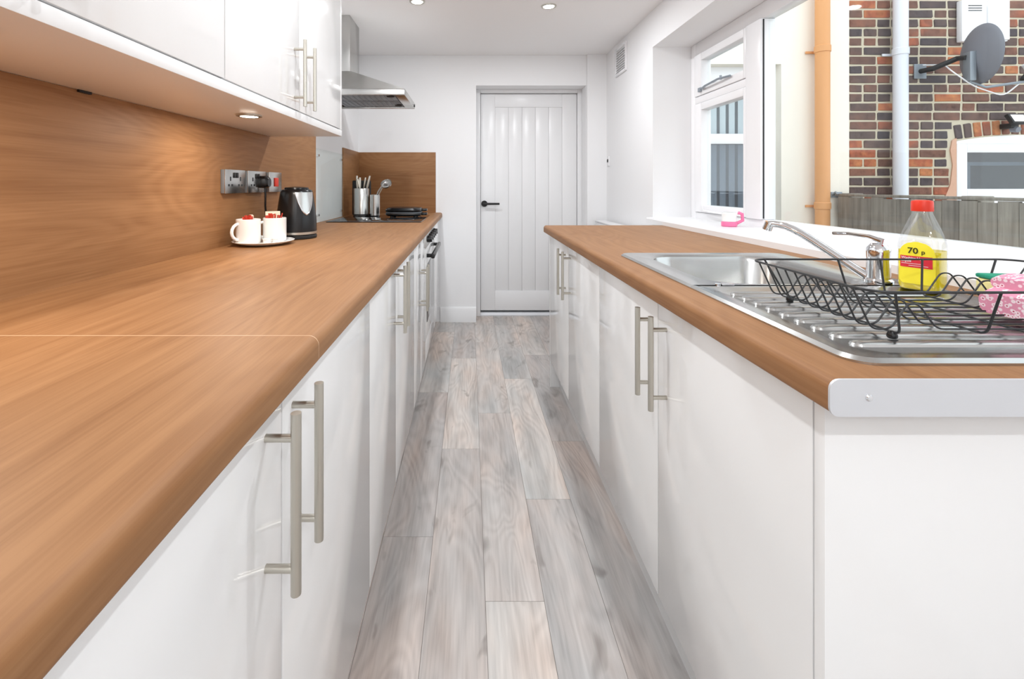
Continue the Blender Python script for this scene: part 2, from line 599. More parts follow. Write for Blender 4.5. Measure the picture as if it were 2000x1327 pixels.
# ------------------------------------------------------------------ kitchen window (window_1)
wn = thing('window_1', 'white framed kitchen window with a side casement and a wide fixed pane', 'window', (XG, 1.6, WZ0), kind='structure')
XA, XB_ = XG - .025, XG + .035
YM0, YM1 = 2.10, 2.215          # mullion
obj('outer_frame', MB().box(XA, XB_, WY1 - .06, WY1, WZ0, WZ1, .004).box(XA, XB_, WY0, WY0 + .06, WZ0, WZ1, .004)
    .box(XA, XB_, WY0 + .06, WY1 - .06, WZ0, .970, .004).box(XA, XB_, WY0 + .06, WY1 - .06, 1.905, WZ1, .004), M['upvc'], wn)
obj('mullion', B(XA - .012, XB_, YM0, YM1, .970, 1.905, .004), M['upvc'], wn)
obj('transom', B(XA - .004, XB_, YM1, WY1 - .06, 1.615, 1.655, .004), M['upvc'], wn)
for nm, z0, z1 in (('casement_sash', .972, 1.613), ('top_vent_sash', 1.657, 1.903)):
    a, b = YM1 + .002, WY1 - .062
    t_ = .042
    o = obj(nm, MB().box(XA - .010, XB_ - .01, a, a + t_ * .5, z0, z1, .004).box(XA - .010, XB_ - .01, b - t_ * 1.9, b, z0, z1, .004)
        .box(XA - .010, XB_ - .01, a + t_ * .5, b - t_ * 1.9, z0, z0 + t_, .004).box(XA - .010, XB_ - .01, a + t_ * .5, b - t_ * 1.9, z1 - t_, z1, .004), M['upvc'], wn)
    obj('pane', B(XG + .002, XG + .008, a + t_ * .5, b - t_ * 1.9, z0 + t_, z1 - t_), M['pane'], o)
obj('pane', B(XG + .002, XG + .008, WY0 + .06, YM0, .970, 1.905), M['pane'], wn, label='wide fixed window pane')
obj('gasket', MB().box(XA - .001, XA + .004, YM0 - .004, YM0 - .0005, .975, 1.9), M['blackm'], wn)
st = MB().tube([(XA - .018, 2.62, 1.688), (XA - .03, 2.56, 1.692), (XA - .034, 2.42, 1.698), (XA - .02, 2.33, 1.694)], .006, 8)
st.box(XA - .022, XA - .006, 2.63, 2.66, 1.675, 1.70, .003).cyl((XA - .03, 2.40, 1.69), (XA - .03, 2.40, 1.712), .006)
obj('casement_stay', st, M['galv'], wn, label='grey metal stay on the top vent')
st = MB().tube([(XA - .018, 2.60, .985), (XA - .03, 2.5, .982), (XA - .028, 2.36, .978)], .005, 8)
obj('casement_stay', st, M['upvc'], wn)
# sill board
obj('window_sill', MB().prism([(1.085, .897), (1.085, .926), (1.092, .934), (XA + .004, .934), (XA + .004, .897)], 'y', WY0, WY1 + .0), M['satin'],
    label='white window board running behind the sink', cat='window sill', kind='structure')

# ------------------------------------------------------------------ cabinets
XDL, XDR = -0.242, 0.450        # door faces


def handle(parent, xf, sgn, y, zc, L=0.215, cc=0.155):
    xb = xf + sgn * .036
    h = MB().cyl((xb, y, zc - L / 2), (xb, y, zc + L / 2), .0062, seg=16)
    for s in (-1, 1):
        h.cyl((xf, y, zc + s * cc / 2), (xb, y, zc + s * cc / 2), .0048, seg=12)
    obj('handle', h, M['nickel'], parent, label='brushed nickel bar handle')


def carcass(root, x0, x1, y0, y1, z0, z1, name='body'):
    t = .018
    m = MB().box(x0, x1, y0, y0 + t, z0, z1).box(x0, x1, y1 - t, y1, z0, z1).box(x0, x1, y0 + t, y1 - t, z0, z0 + t)
    bx = (x0, x0 + .008) if abs(x0) > abs(x1) else (x1 - .008, x1)
    m.box(bx[0], bx[1], y0 + t, y1 - t, z0 + t, z1)
    obj(name, m, M['carc'], root)


def base_unit(label, side, ys, hys, zc, group=None, toe=True):
    """ys: door seams along Y, hys: handle y per door"""
    y0, y1 = ys[0], ys[-1]
    s = 1 if side == 'L' else -1
    xf = XDL if side == 'L' else XDR
    xback = XL + .012 if side == 'L' else XR - .05
    xi = xf - s * .020
    root = thing('base_unit', label, 'base unit', ((xi + xback) / 2, (y0 + y1) / 2, 0), group)
    carcass(root, min(xi, xback), max(xi, xback), y0 + .0005, y1 - .0005, .15, ZW - TW - .0015)
    for a, b, hy in zip(ys, ys[1:], hys):
        d = obj('door', B(min(xf, xf - s * .019), max(xf, xf - s * .019), a + .0015, b - .0015, .152, ZW - TW - .004, .0012), M['gloss'], root)
        if hy: handle(d, xf, s, hy, zc)
    xp = xf - s * .055
    obj('plinth', B(min(xp, xp - s * .016), max(xp, xp - s * .016), y0 + .0005, y1 - .0005, 0.0, .149), M['carc'], root)
    return root


base_unit('white gloss base unit at the open near end of the long worktop', 'L', [-.91, -.41, .09], [-.45, -.37], .752)
base_unit('white gloss base unit with two bar handles under the worktop joint line', 'L', [.09, .585, 1.10], [.538, .620], .752)
base_unit('white gloss two-door base unit between the joint-line unit and the narrow unit', 'L', [1.10, 1.49, 1.98], [1.453, 1.527], .764)
base_unit('narrow white base unit with low handles next to the oven', 'L', [1.98, 2.24, 2.485], [2.205, 2.275], .625)
base_unit('plain white corner base unit without handle beyond the oven', 'L', [3.095, 3.735], [None], .75)
base_unit('white gloss two-door base unit under the sink drainer', 'R', [.593, 1.082, 1.571], [1.035, 1.116], .722)
base_unit('white gloss two-door base unit at the door end of the sink worktop', 'R', [1.571, 2.06, 2.532], [2.018, 2.12], .726)
obj('end_panel', B(XDR, XR - .002, .574, .592, 0, ZW - TW, .001), M['gloss'], label='large white end panel closing the sink run at its open end', cat='panel')
obj('end_panel', B(XDR, XR - .05, 2.533, 2.551, 0, ZW - TW, .001), M['gloss'], label='white end panel closing the sink run towards the door', cat='panel')

# oven built into the left run
ov = thing('oven', 'built-in oven with black knobs and black bar handle', 'oven', (-.55, 2.79, .13), None)
oy0, oy1 = 2.487, 3.093
obj('body', B(XL + .06, XDL - .021, oy0, oy1, .15, ZW - TW), M['blackm'], ov)
cp = obj('control_panel', B(XDL - .02, XDL + .004, oy0, oy1, .785, .862, .002), M['steel'], ov)
for i in range(5):
    y = oy0 + .085 + i * .108
    obj('knob', MB().cyl((XDL + .004, y, .825), (XDL + .030, y, .825), .020, .017, 20), M['black'], ov)
od = obj('oven_door', B(XDL - .02, XDL + .002, oy0, oy1, .27, .78, .002), M['gloss'], ov)
obj('oven_glass', B(XDL + .002, XDL + .005, oy0 + .06, oy1 - .06, .36, .68, .001), M['hob'], od)
hb = MB().box(XDL + .028, XDL + .048, oy0 + .03, oy1 - .03, .722, .748, .005)
for y in (oy0 + .05, oy1 - .06):
    hb.box(XDL, XDL + .03, y, y + .018, .725, .745, .002)
obj('handle', hb, M['black'], od)
obj('lower_panel', B(XDL - .02, XDL, oy0, oy1, .152, .266, .001), M['gloss'], ov)
obj('plinth', B(XDL - .071, XDL - .055, oy0, oy1, 0, .149), M['carc'], ov)


# ------------------------------------------------------------------ worktops
def wt_profile(front, back, s):
    """cross-section (x, z); front edge bullnosed, s = +1 when the aisle lies at larger x"""
    r1, r2 = .015, .007
    zt, zb = ZW, ZW - TW
    p = [(back, zb), (back, zt)]
    for i in range(7):
        a = PI / 2 * (1 - i / 6)
        p.append((front - s * r1 + s * r1 * math.cos(a), zt - r1 + r1 * math.sin(a)))
    for i in range(5):
        a = -PI / 2 * i / 4
        p.append((front - s * r2 + s * r2 * math.cos(a), zb + r2 + r2 * math.sin(a)))
    return p


YJ = 0.68
obj('worktop', MB().prism(wt_profile(XLW, XL, 1), 'y', -.93, YJ - .0006), M['oak'], label='near length of oak-effect worktop before the pale joint line', cat='worktop')
lw = obj('worktop', MB().prism(wt_profile(XLW, XL, 1), 'y', YJ + .0006, YB), M['oak'], label='long oak-effect worktop carrying the kettle and the hob', cat='worktop')
obj('joint_strip', MB().prism([(a, b + .0003) for a, b in wt_profile(XLW, XL, 1)], 'y', YJ - .0009, YJ + .0009), M['joint'], lw)
# right worktop with a cut-out for the bowl
RY0, RY1 = .527, 2.555
BX0, BX1, BY0, BY1 = .553, .925, 1.015, 1.425
pr = wt_profile(XRW, XR - .001, -1)
m_ = MB().prism(pr, 'y', RY0, BY0 - .008)
m_.prism(pr, 'y', BY1 + .008, RY1)
m_.prism(wt_profile(XRW, BX0 - .008, -1), 'y', BY0 - .008, BY1 + .008)
m_.box(BX1 + .008, XR - .001, BY0 - .008, BY1 + .008, ZW - TW, ZW)
rw = obj('worktop', m_, M['oak'], label='oak-effect worktop holding the sink below the window', cat='worktop')
lp = rrect(XRW - .001, XR - .002, ZW - TW - .002, ZW + .0012, (.010, .001, .001, .012), 5)
es = obj('edge_strip', MB().loft([[(a, RY0 - .003, b) for a, b in lp], [(a, RY0, b) for a, b in lp]]), M['alu'], rw, label='satin metal strip on the worktop end')
sx_, sz_ = (1693 - VX) * RY0 / F, HC - (775 - VY) * RY0 / F
obj('screw', MB().lathe([(.0042, 0), (.0042, .0008), (.003, .002), (.0008, .0024)], 0, 0, 16).xf(Matrix.Translation((sx_, RY0 - .003, sz_)) @ Matrix.Rotation(PI / 2, 4, 'X')), M['chrome'], es)

# splashbacks
obj('splashback', MB().prism([(-.93, ZW), (2.685, ZW), (2.685, 1.46), (2.074, 1.46), (2.074, 1.352), (-.93, 1.352)], 'x', XL + .0012, XL + .010), M['oak'], label='long oak-effect splashback panel with the sockets', cat='splashback')
obj('splashback', B(XL + .0012, XL + .010, 3.272, YB, ZW, 1.402, .0005), M['oak'], label='narrow oak-effect splashback on the side wall beyond the hob', cat='splashback')
sb = obj('splashback', B(XL + .010, -.279, YB - .010, YB - .0012, ZW, 1.402, .0005), M['oakx'], label='oak-effect splashback on the far wall behind the hob', cat='splashback')
obj('edge_trim', B(-.279, -.276, YB - .010, YB, ZW, 1.402), M['alu'], sb)
gs = obj('glass_splashback', B(XL + .004, XL + .010, 2.69, 3.268, ZW, 1.352, .0008), M['panel_glass'], label='clear glass splash panel on the white wall beside the hob', cat='splashback')
for y, z in ((2.73, .95), (3.22, .95), (2.73, 1.31), (3.22, 1.31)):
    obj('screw_cap', MB().cyl((XL, y, z), (XL + .014, y, z), .008, seg=14), M['chrome'], gs)

# ------------------------------------------------------------------ wall units
XUF, XUB, ZU0, ZU1 = -0.583, XL, 1.380, 2.08


def wall_unit(label, ys, hys):
    root = thing('wall_unit', label, 'wall unit', ((XUF + XUB) / 2, (ys[0] + ys[-1]) / 2, ZU0))
    carcass(root, XUB + .001, XUF - .020, ys[0] + .0005, ys[-1] - .0005, ZU0 + .001, ZU1)
    obj('top_panel', B(XUB + .01, XUF - .020, ys[0] + .0185, ys[-1] - .0185, ZU1 - .018, ZU1), M['carc'], root)
    for a, b, hy in zip(ys, ys[1:], hys):
        d = obj('door', B(XUF - .019, XUF, a + .0015, b - .0015, ZU0 + .004, ZU1, .0012), M['gloss'], root)
        if hy: handle(d, XUF, 1, hy, 1.503, .222, .16)


wall_unit('white gloss wall unit whose handles stay out of sight', [.10, .59, 1.08], [.55, .63])
wall_unit('white gloss wall unit with a pair of bar handles next to the cooker hood', [1.08, 1.554, 2.05], [1.508, 1.603])
obj('end_panel', B(XUB + .001, XUF, 2.0505, 2.0685, ZU0 + .001, ZU1, .001), M['gloss'], label='white end panel of the wall units facing the cooker hood', cat='panel')
pel = obj('pelmet', B(XUB + .0105, XUF, .10, 2.0685, 1.3525, ZU0, .0008), M['carc'], label='white pelmet board running under the wall units', cat='pelmet')
obj('wall_batten', B(XUB + .0105, XUB + .016, 1.05, 1.085, 1.3465, 1.3525), M['blackm'], pel)


def puck(y, label):
    x = -.697
    t = thing('cabinet_light', label, 'light', (x, y, 1.3525))
    obj('bezel', MB().lathe([(.026, 1.3525), (.038, 1.3525), (.038, 1.3475), (.030, 1.3455), (.026, 1.3465)], x, y, 32, cap=False), M['nickel'], t)
    obj('lens', MB().lathe([(.0262, 1.3520), (.0262, 1.3472), (.001, 1.3465)], x, y, 24), M['lamp'], t)
    ld = bpy.data.lights.new('cabinet_lamp', 'AREA')
    ld.shape = 'DISK'
    ld.size = .05
    ld.energy = UNDERLIGHT_W
    ld.color = (1, .93, .82)
    lo = bpy.data.objects.new('cabinet_lamp', ld)
    C.objects.link(lo)
    lo.parent = t
    lo.location = (0, 0, -.0085)


puck(1.434, 'small round cabinet light glowing above the sockets')
puck(.62, 'unseen round cabinet light added under the nearer wall unit')  # out-of-view puck added only for its light


def downlight(x, y, label, group=None):
    t = thing('downlight', label, 'downlight', (x, y, ZC), group)
    obj('bezel', MB().lathe([(.032, ZC), (.046, ZC), (.045, ZC - .004), (.036, ZC - .007), (.032, ZC - .004)], x, y, 36, cap=False), M['nickel'], t)
    obj('lens', MB().lathe([(.0325, ZC - .0005), (.0325, ZC - .004), (.001, ZC - .0045)], x, y, 28), M['lamp'], t)
    ld = bpy.data.lights.new('ceiling_lamp', 'AREA')
    ld.shape = 'DISK'
    ld.size = .06
    ld.energy = DOWNLIGHT_W
    ld.color = (.94, .97, 1)
    lo = bpy.data.objects.new('ceiling_lamp', ld)
    C.objects.link(lo)
    lo.parent = t
    lo.location = (0, 0, -.009)


downlight(.476, 2.72, 'round ceiling downlight on the window side of the aisle')
downlight(-.306, 2.65, 'round ceiling downlight on the cooker hood side')
for yy in (1.22, -.85):  # unseen rows; the one behind the camera added to light the near end
    downlight(.476, yy, 'unseen round ceiling downlight added farther back over the aisle', 'ceiling downlights behind the first pair')
    downlight(-.306, yy, 'unseen round ceiling downlight added farther back over the aisle', 'ceiling downlights behind the first pair')

pn = thing('fill_pendant', 'unseen white globe pendant added as fill light behind the camera', 'lamp', (.1, -1.1, 1.72))  # added fill light, out of view, to lift the ceiling and far wall
obj('globe', MB().lathe([(.001, 1.72), (.05, 1.732), (.088, 1.762), (.10, 1.80), (.088, 1.84), (.05, 1.87), (.02, 1.88)], .1, -1.1, 32), M['lampglobe'], pn)
obj('cord', MB().cyl((.1, -1.1, 1.88), (.1, -1.1, ZC - .03), .004, seg=8), M['upvc'], pn)
obj('ceiling_rose', MB().cyl((.1, -1.1, ZC - .03), (.1, -1.1, ZC), .04, .05, 24), M['upvc'], pn)
pd = bpy.data.lights.new('pendant_fill', 'POINT')
pd.energy = PENDANT_FILL_W
pd.shadow_soft_size = .1
pd.color = (1, .99, .97)
po = bpy.data.objects.new('pendant_fill', pd)
C.objects.link(po)
po.parent = pn
po.location = (0, 0, .08)

# ------------------------------------------------------------------ cooker hood
hd = thing('cooker_hood', 'stainless steel chimney cooker hood over the hob', 'cooker hood', (-.66, 2.95, 1.665))
hy0, hy1, hz0, hz1, hxf = 2.69, 3.20, 1.668, 1.704, -.386
cx0, cx1, cy0, cy1 = XL, -.755, 2.86, 3.10
obj('chimney', MB().box(cx0, cx1, cy0, cy1, 1.848, ZC, .002), M['steel'], hd)
q0 = [(XL, hy0, hz1), (hxf, hy0, hz1), (hxf, hy1, hz1), (XL, hy1, hz1)]
q1 = [(XL, cy0 - .005, 1.85), (cx1 + .005, cy0 - .005, 1.85), (cx1 + .005, cy1 + .005, 1.85), (XL, cy1 + .005, 1.85)]
obj('canopy', MB().loft([q0, q1]), M['steel'], hd)
rim = MB().box(XL, hxf, hy0, hy0 + .018, hz0, hz1, .002).box(XL, hxf, hy1 - .018, hy1, hz0, hz1, .002).box(hxf - .06, hxf, hy0 + .018, hy1 - .018, hz0, hz1, .002)
rim.box(XL, XL + .03, hy0 + .018, hy1 - .018, hz0, hz1)
obj('rim', rim, M['steel'], hd)
for a, b in ((hy0 + .03, 2.94), (2.95, hy1 - .03)):
    o = obj('grease_filter', B(XL + .05, hxf - .075, a, b, hz0 + .012, hz0 + .020, .002), M['galv'], hd)
    fm = MB()
    n = 12
    for i in range(n):
        x = XL + .06 + (hxf - .075 - XL - .07) * i / n
        fm.box(x, x + .012, a + .01, b - .01, hz0 + .009, hz0 + .012)
    obj('filter_mesh', fm, M['galv'], o, kind='stuff')
for y in (hy0 + .10, hy1 - .10):
    obj('hood_lamp', MB().lathe([(.024, hz0 + .014), (.024, hz0 + .006), (.018, hz0 + .004), (.001, hz0 + .004)], hxf - .10, y, 20), M['blackm'], hd)
obj('control_button', MB().cyl((hxf - .001, hy1 - .03, hz0 + .018), (hxf + .004, hy1 - .03, hz0 + .018), .010, seg=16), M['blackm'], hd)

# ------------------------------------------------------------------ hob and the things on it
hbx0, hbx1, hby0, hby1 = -.872, -.292, 2.742, 3.345
lp = lambda e: rrect(hbx0 + e, hbx1 - e, hby0 + e, hby1 - e, .012, 4)
ho = obj('hob', MB().loft([[(a, b, ZW) for a, b in lp(0)], [(a, b, ZW + .004) for a, b in lp(0)], [(a, b, ZW + .006) for a, b in lp(.003)]]), M['hob'],
         label='black glass hob let into the worktop', cat='hob')
for x, y, r in ((-.72, 2.90, .105), (-.44, 2.90, .085), (-.72, 3.19, .085), (-.44, 3.19, .105)):
    obj('cooking_zone', MB().lathe([(r - .003, ZW + .0061), (r, ZW + .0061), (r, ZW + .0063), (r - .003, ZW + .0063)], x, y, 40, cap=False), M['galv'], ho)
ZH = ZW + .006
kb = thing('knife_holder', 'round steel knife and utensil holder standing on the hob', 'knife holder', (-.74, 3.27, ZH))
kx, ky = (706 - VX) * 3.27 / F, 3.27
obj('canister', MB().lathe([(.052, ZH), (.056, ZH + .003), (.056, ZH + .195), (.054, ZH + .198), (.050, ZH + .196), (.049, ZH + .04), (.001, ZH + .04)], kx, ky, 36), M['steel'], kb)
obj('knife_slot_block', MB().lathe([(.0485, ZH + .041), (.0485, ZH + .19), (.001, ZH + .19)], kx, ky, 28), M['blackm'], kb)
obj('back_plate', B(kx - .078, kx + .058, ky + .040, ky + .058, ZH, ZH + .255, .008), M['blackm'], kb)
kx2 = kx + .098
obj('utensil_cup', MB().lathe([(.034, ZH), (.037, ZH + .003), (.037, ZH + .150), (.035, ZH + .152), (.032, ZH + .15), (.031, ZH + .01), (.001, ZH + .01)], kx2, ky - .005, 30), M['steel'], kb)
obj('base_ring', MB().lathe([(.0565, ZH + .004), (.059, ZH + .006), (.059, ZH + .012), (.0565, ZH + .014)], kx, ky, 36, cap=False), M['blackm'], kb)
for i, (dx, lean, dy) in enumerate(((-.024, -.004, 0), (-.008, .0, -.012), (.008, -.014, -.02), (.020, .018, .004), (.0, .012, .018))):
    p0 = Vector((kx + dx, ky + dy, ZH + .10))
    p1 = Vector((kx + dx + lean, ky + dy, ZH + .192))
    p2 = Vector((kx + dx + lean * 2.2, ky + dy, ZH + .288 - .012 * (i % 3)))
    k = thing('kitchen_knife', 'steel-handled kitchen knife standing in the round holder', 'knife', p0, 'knives in the steel holder')
    obj('blade', MB().tube([p0, p1], .004, 6), M['steel'], k)
    obj('handle', MB().tube([p1, p1.lerp(p2, .3), p1.lerp(p2, .7), p2], [.0065, .0085, .0085, .007], 10), M['nickel'], k)
ld_ = thing('ladle', 'steel ladle leaning out of the small utensil cup', 'ladle', (kx2, ky, ZH + .02))
pts = [(kx2 - .012, ky - .005, ZH + .02), (kx2 + .005, ky - .005, ZH + .12), (kx2 + .024, ky - .005, ZH + .175), (kx2 + .052, ky - .005, ZH + .215)]
obj('handle', MB().tube(pts, .0055, 8), M['steel'], ld_)
bowl = MB().lathe([(.040, .012), (.040, .006), (.036, -.006), (.024, -.014), (.001, -.018)], 0, 0, 26, cap=False)
obj('bowl', bowl.xf(Matrix.Translation((kx2 + .085, ky - .01, ZH + .226)) @ Matrix.Rotation(.85, 4, 'X') @ Matrix.Rotation(-.12, 4, 'Y')), M['steel'], ld_)
sp_ = thing('slotted_spoon', 'thin steel utensil handle beside the ladle in the cup', 'utensil', (kx2, ky, ZH + .02))
obj('handle', MB().tube([(kx2 + .012, ky + .008, ZH + .02), (kx2 + .022, ky + .008, ZH + .15), (kx2 + .05, ky + .01, ZH + .20)], .0045, 8), M['nickel'], sp_)
# black clamshell appliance
tx, ty = (793 - VX) * 3.2 / F, 3.2
stt = thing('sandwich_toaster', 'low black clamshell toaster with two stub handles on the hob', 'toaster', (tx, ty, ZH))


def shell(z0, z1, top):
    rs = []
    for e, z in ((.012, z0), (.002, z0 + .006), (0, (z0 + z1) / 2), (.010, z1 - .004), (.03, z1)) if top else ((.03, z0), (.010, z0 + .004), (0, (z0 + z1) / 2), (.002, z1 - .003), (.006, z1)):
        rs.append([(a, b, z) for a, b in rrect(tx - .135 + e, tx + .115 - e, ty - .11 + e, ty + .11 - e, .055, 6)])
    return MB().loft(rs)


obj('lower_shell', shell(ZH + .004, ZH + .030, False), M['black'], stt)
obj('upper_shell', shell(ZH + .032, ZH + .066, True), M['black'], stt)
obj('rim_band', MB().loft([[(a, b, z) for a, b in rrect(tx - .130, tx + .11, ty - .105, ty + .105, .052, 6)] for z in (ZH + .029, ZH + .033)]), M['galv'], stt)
for z in (ZH + .018, ZH + .046):
    obj('handle', B(tx + .105, tx + .150, ty - .03, ty + .03, z - .008, z + .010, .005), M['black'], stt)
for sx in (-.09, .07):
    for sy in (-.07, .07):
        obj('foot', MB().cyl((tx + sx, ty + sy, ZH), (tx + sx, ty + sy, ZH + .006), .010), M['black'], stt)


# ------------------------------------------------------------------ sockets
def socket(y0, y1, z0, z1, label, kind, group=None):
    xs = XL + .010
    t = thing('wall_socket', label, 'socket', (xs, (y0 + y1) / 2, z0), group)
    obj('back_box', B(xs, xs + .014, y0, y1, z0, z1, .002), M['galv'], t)
    obj('face_plate', B(xs + .014, xs + .018, y0 - .001, y1 + .001, z0 - .001, z1 + .001, .0012), M['steel'], t)
    xf = xs + .018
    if kind == 'double':
        w_ = (y1 - y0) / 2
        for c in (y0 + w_ * .5, y0 + w_ * 1.5):
            pins = MB().box(xf, xf + .0006, c - .004, c + .004, z0 + .046, z0 + .062).box(xf, xf + .0006, c - .017, c - .006, z0 + .026, z0 + .034).box(xf, xf + .0006, c + .006, c + .017, z0 + .026, z0 + .034)
            obj('pin_holes', pins, M['black'], t)
        for c in (y0 + w_ * .88, y0 + w_ * 1.12):
            obj('switch', B(xf, xf + .004, c - .007, c + .007, z0 + .058, z0 + .078, .001), M['black'], t)
    else:
        obj('switch', B(xf, xf + .005, (y0 + y1) / 2 - .015, (y0 + y1) / 2 + .022, z0 + .024, z0 + .064, .002), M['red'], t)
    return t


socket(1.655, 1.802, 1.100, 1.188, 'chrome double socket with nothing plugged in', 'double')
socket(1.826, 1.985, 1.100, 1.188, 'chrome double socket holding the black kettle plug', 'double')
socket(2.020, 2.150, 1.100, 1.188, 'chrome switch plate with a red rocker behind the kettle', 'single')
pl = thing('kettle_plug', 'black mains plug with cable hanging down to the kettle', 'plug', (XL + .03, 2.0, 1.1))
xf = XL + .028
obj('plug_body', MB().loft([[(xf, a, b) for a, b in rrect(1.918, 1.972, 1.118, 1.170, .014, 5)], [(xf + .022, a, b) for a, b in rrect(1.919, 1.971, 1.118, 1.170, .016, 5)],
                            [(xf + .034, a, b) for a, b in rrect(1.928, 1.962, 1.124, 1.16, .014, 5)]]), M['black'], pl)
obj('cable', MB().tube([(xf + .014, 1.945, 1.122), (xf + .016, 1.945, 1.09), (xf + .013, 1.95, 1.04), (xf + .012, 1.965, .98), (xf + .03, 1.98, .925), (xf + .06, 1.985, .909)], .0042, 8), M['black'], pl)

# ------------------------------------------------------------------ kettle
kx, ky = -.742, 1.945
kt = thing('kettle', 'black jug kettle with a bright steel shield near the plug', 'kettle', (kx, ky, ZW))
obj('base', MB().lathe([(.080, ZW), (.083, ZW + .004), (.083, ZW + .012), (.078, ZW + .018)], kx, ky, 40), M['blackm'], kt)
obj('base_band', MB().lathe([(.0815, ZW + .019), (.0835, ZW + .020), (.0835, ZW + .030), (.0815, ZW + .031)], kx, ky, 40), M['nickel'], kt)


def krad(t):
    return .083 - .004 * t - .014 * t * t


body = [(krad(i / 14), ZW + .031 + .168 * i / 14) for i in range(15)]
obj('body', MB().lathe(body + [(.060, ZW + .206), (.040, ZW + .212), (.001, ZW + .214)], kx, ky, 48), M['black'], kt)
obj('lid', MB().lathe([(.050, ZW + .209), (.048, ZW + .216), (.020, ZW + .220), (.001, ZW + .221)], kx, ky, 36), M['black'], kt)
# shield of polished steel on the flank that faces the aisle
az0 = math.atan2(-ky, -kx) + .50
sh = MB()
rows_ = []
for i in range(11):
    t = i / 10
    tz = .985 - .56 * t
    hw = .58 * (1 - t) ** .62 + .012
    r = krad(tz) + .0022
    rows_.append([(kx + r * math.cos(az0 + hw * u), ky + r * math.sin(az0 + hw * u), ZW + .031 + .168 * tz) for u in (-1, -.75, -.5, -.25, 0, .25, .5, .75, 1)])
sh.loft(rows_, closed=False, cap=False)
obj('steel_shield', sh, M['steel'], kt)
edge = [Vector(r_[0]) for r_ in rows_] + [Vector(r_[-1]) for r_ in reversed(rows_)]
obj('shield_trim', MB().tube(edge, .0028, 8), M['chrome'], kt)
ang = az0 + PI
hx_, hy_ = kx + .062 * math.cos(ang), ky + .062 * math.sin(ang)
dxh, dyh = math.cos(ang), math.sin(ang)
obj('handle', MB().tube([(hx_ - dxh * .01, hy_ - dyh * .01, ZW + .200), (hx_ + dxh * .03, hy_ + dyh * .03, ZW + .202), (hx_ + dxh * .052, hy_ + dyh * .052, ZW + .17),
                         (hx_ + dxh * .05, hy_ + dyh * .05, ZW + .10), (hx_ + dxh * .012, hy_ + dyh * .012, ZW + .06)], .010, 10), M['black'], kt)

# ------------------------------------------------------------------ plate, mugs, sachets
px_, py_ = -.788, 1.735
obj('plate', MB().lathe([(.06, ZW), (.075, ZW + .002), (.106, ZW + .012), (.111, ZW + .016), (.107, ZW + .0175), (.078, ZW + .008), (.001, ZW + .007)], px_, py_, 56), M['ceramic'],
    label='white round plate under the two mugs', cat='plate')
ZP = ZW + .008


def mug(x, y, ang, label):
    t = thing('mug', label, 'mug', (x, y, ZP), 'white mugs on the plate')
    r, hgt = .043, .092
    obj('cup', MB().lathe([(r - .006, ZP), (r - .001, ZP + .004), (r, ZP + .02), (r, ZP + hgt - .002), (r - .002, ZP + hgt), (r - .005, ZP + hgt - .002), (r - .005, ZP + .02), (r - .012, ZP + .008), (.001, ZP + .007)], x, y, 40), M['ceramic'], t)
    c, s = math.cos(ang), math.sin(ang)
    pts = []
    for i in range(9):
        a = -PI / 2 + PI * i / 8
        q = r - .003 + .027 * math.cos(a)
        pts.append((x + c * q, y + s * q, ZP + .047 + .029 * math.sin(a)))
    obj('handle', MB().tube(pts, .0058, 10), M['ceramic'], t)
    return t


m1, m2 = (-.826, 1.692), (-.760, 1.768)
mug(m1[0], m1[1], math.radians(-118), 'white mug of red sachets nearer the empty socket')
mug(m2[0], m2[1], math.radians(-150), 'white mug of red sachets nearer the kettle')
for (mx, my), lab in ((m1, 'sachets in the first mug'), (m2, 'sachets in the second mug')):
    for i in range(9):
        a, rr = random.uniform(0, 2 * PI), random.uniform(.004, .024)
        x, y = mx + rr * math.cos(a), my + rr * math.sin(a)
        q = Matrix.Translation((x, y, ZP + .058)) @ Matrix.Rotation(random.uniform(0, PI), 4, 'Z') @ Matrix.Rotation(random.uniform(-.18, .18), 4, 'X')
        L = random.uniform(.042, .054)
        red = i % 4 != 3
        obj('sugar_sachet', MB().box(-.009, .009, -.0016, .0016, -.045, L, .001).xf(q), M['redpaper'] if red else M['cream'],
            label='slim %s paper sachet in the white mug nearer the %s' % ('red' if red else 'cream', 'empty socket' if lab.endswith('first mug') else 'kettle'), cat='sachet', group=lab + (' (red)' if red else ' (cream)'))
q = Matrix.Translation((m2[0] - .012, m2[1] + .012, ZP + .07)) @ Matrix.Rotation(.55, 4, 'Z') @ Matrix.Rotation(-.12, 4, 'X')
pk = thing('biscuit_packet', 'flat cream packet with red band sticking up from the mug beside the kettle', 'packet', (m2[0], m2[1], ZP + .03))
obj('wrapper', MB().box(-.027, .027, -.002, .002, -.05, .046, .0015).xf(q), M['cream'], pk)
obj('red_band', MB().box(-.0272, .0272, -.0024, .0024, .014, .030).xf(q), M['redpaper'], pk)
for i, (x, y) in enumerate(((-.725, 1.700), (-.752, 1.683))):
    t = thing('milk_pot', 'tiny white milk portion pot on the plate', 'milk pot', (x, y, ZP + .001), 'milk pots on the plate')
    obj('cup', MB().lathe([(.010, ZP + .001), (.013, ZP + .003), (.015, ZP + .018), (.001, ZP + .018)], x, y, 20), M['ceramic'], t)
    obj('lid', MB().lathe([(.017, ZP + .0182), (.017, ZP + .0195), (.001, ZP + .0195)], x, y, 20), M['white'], t)

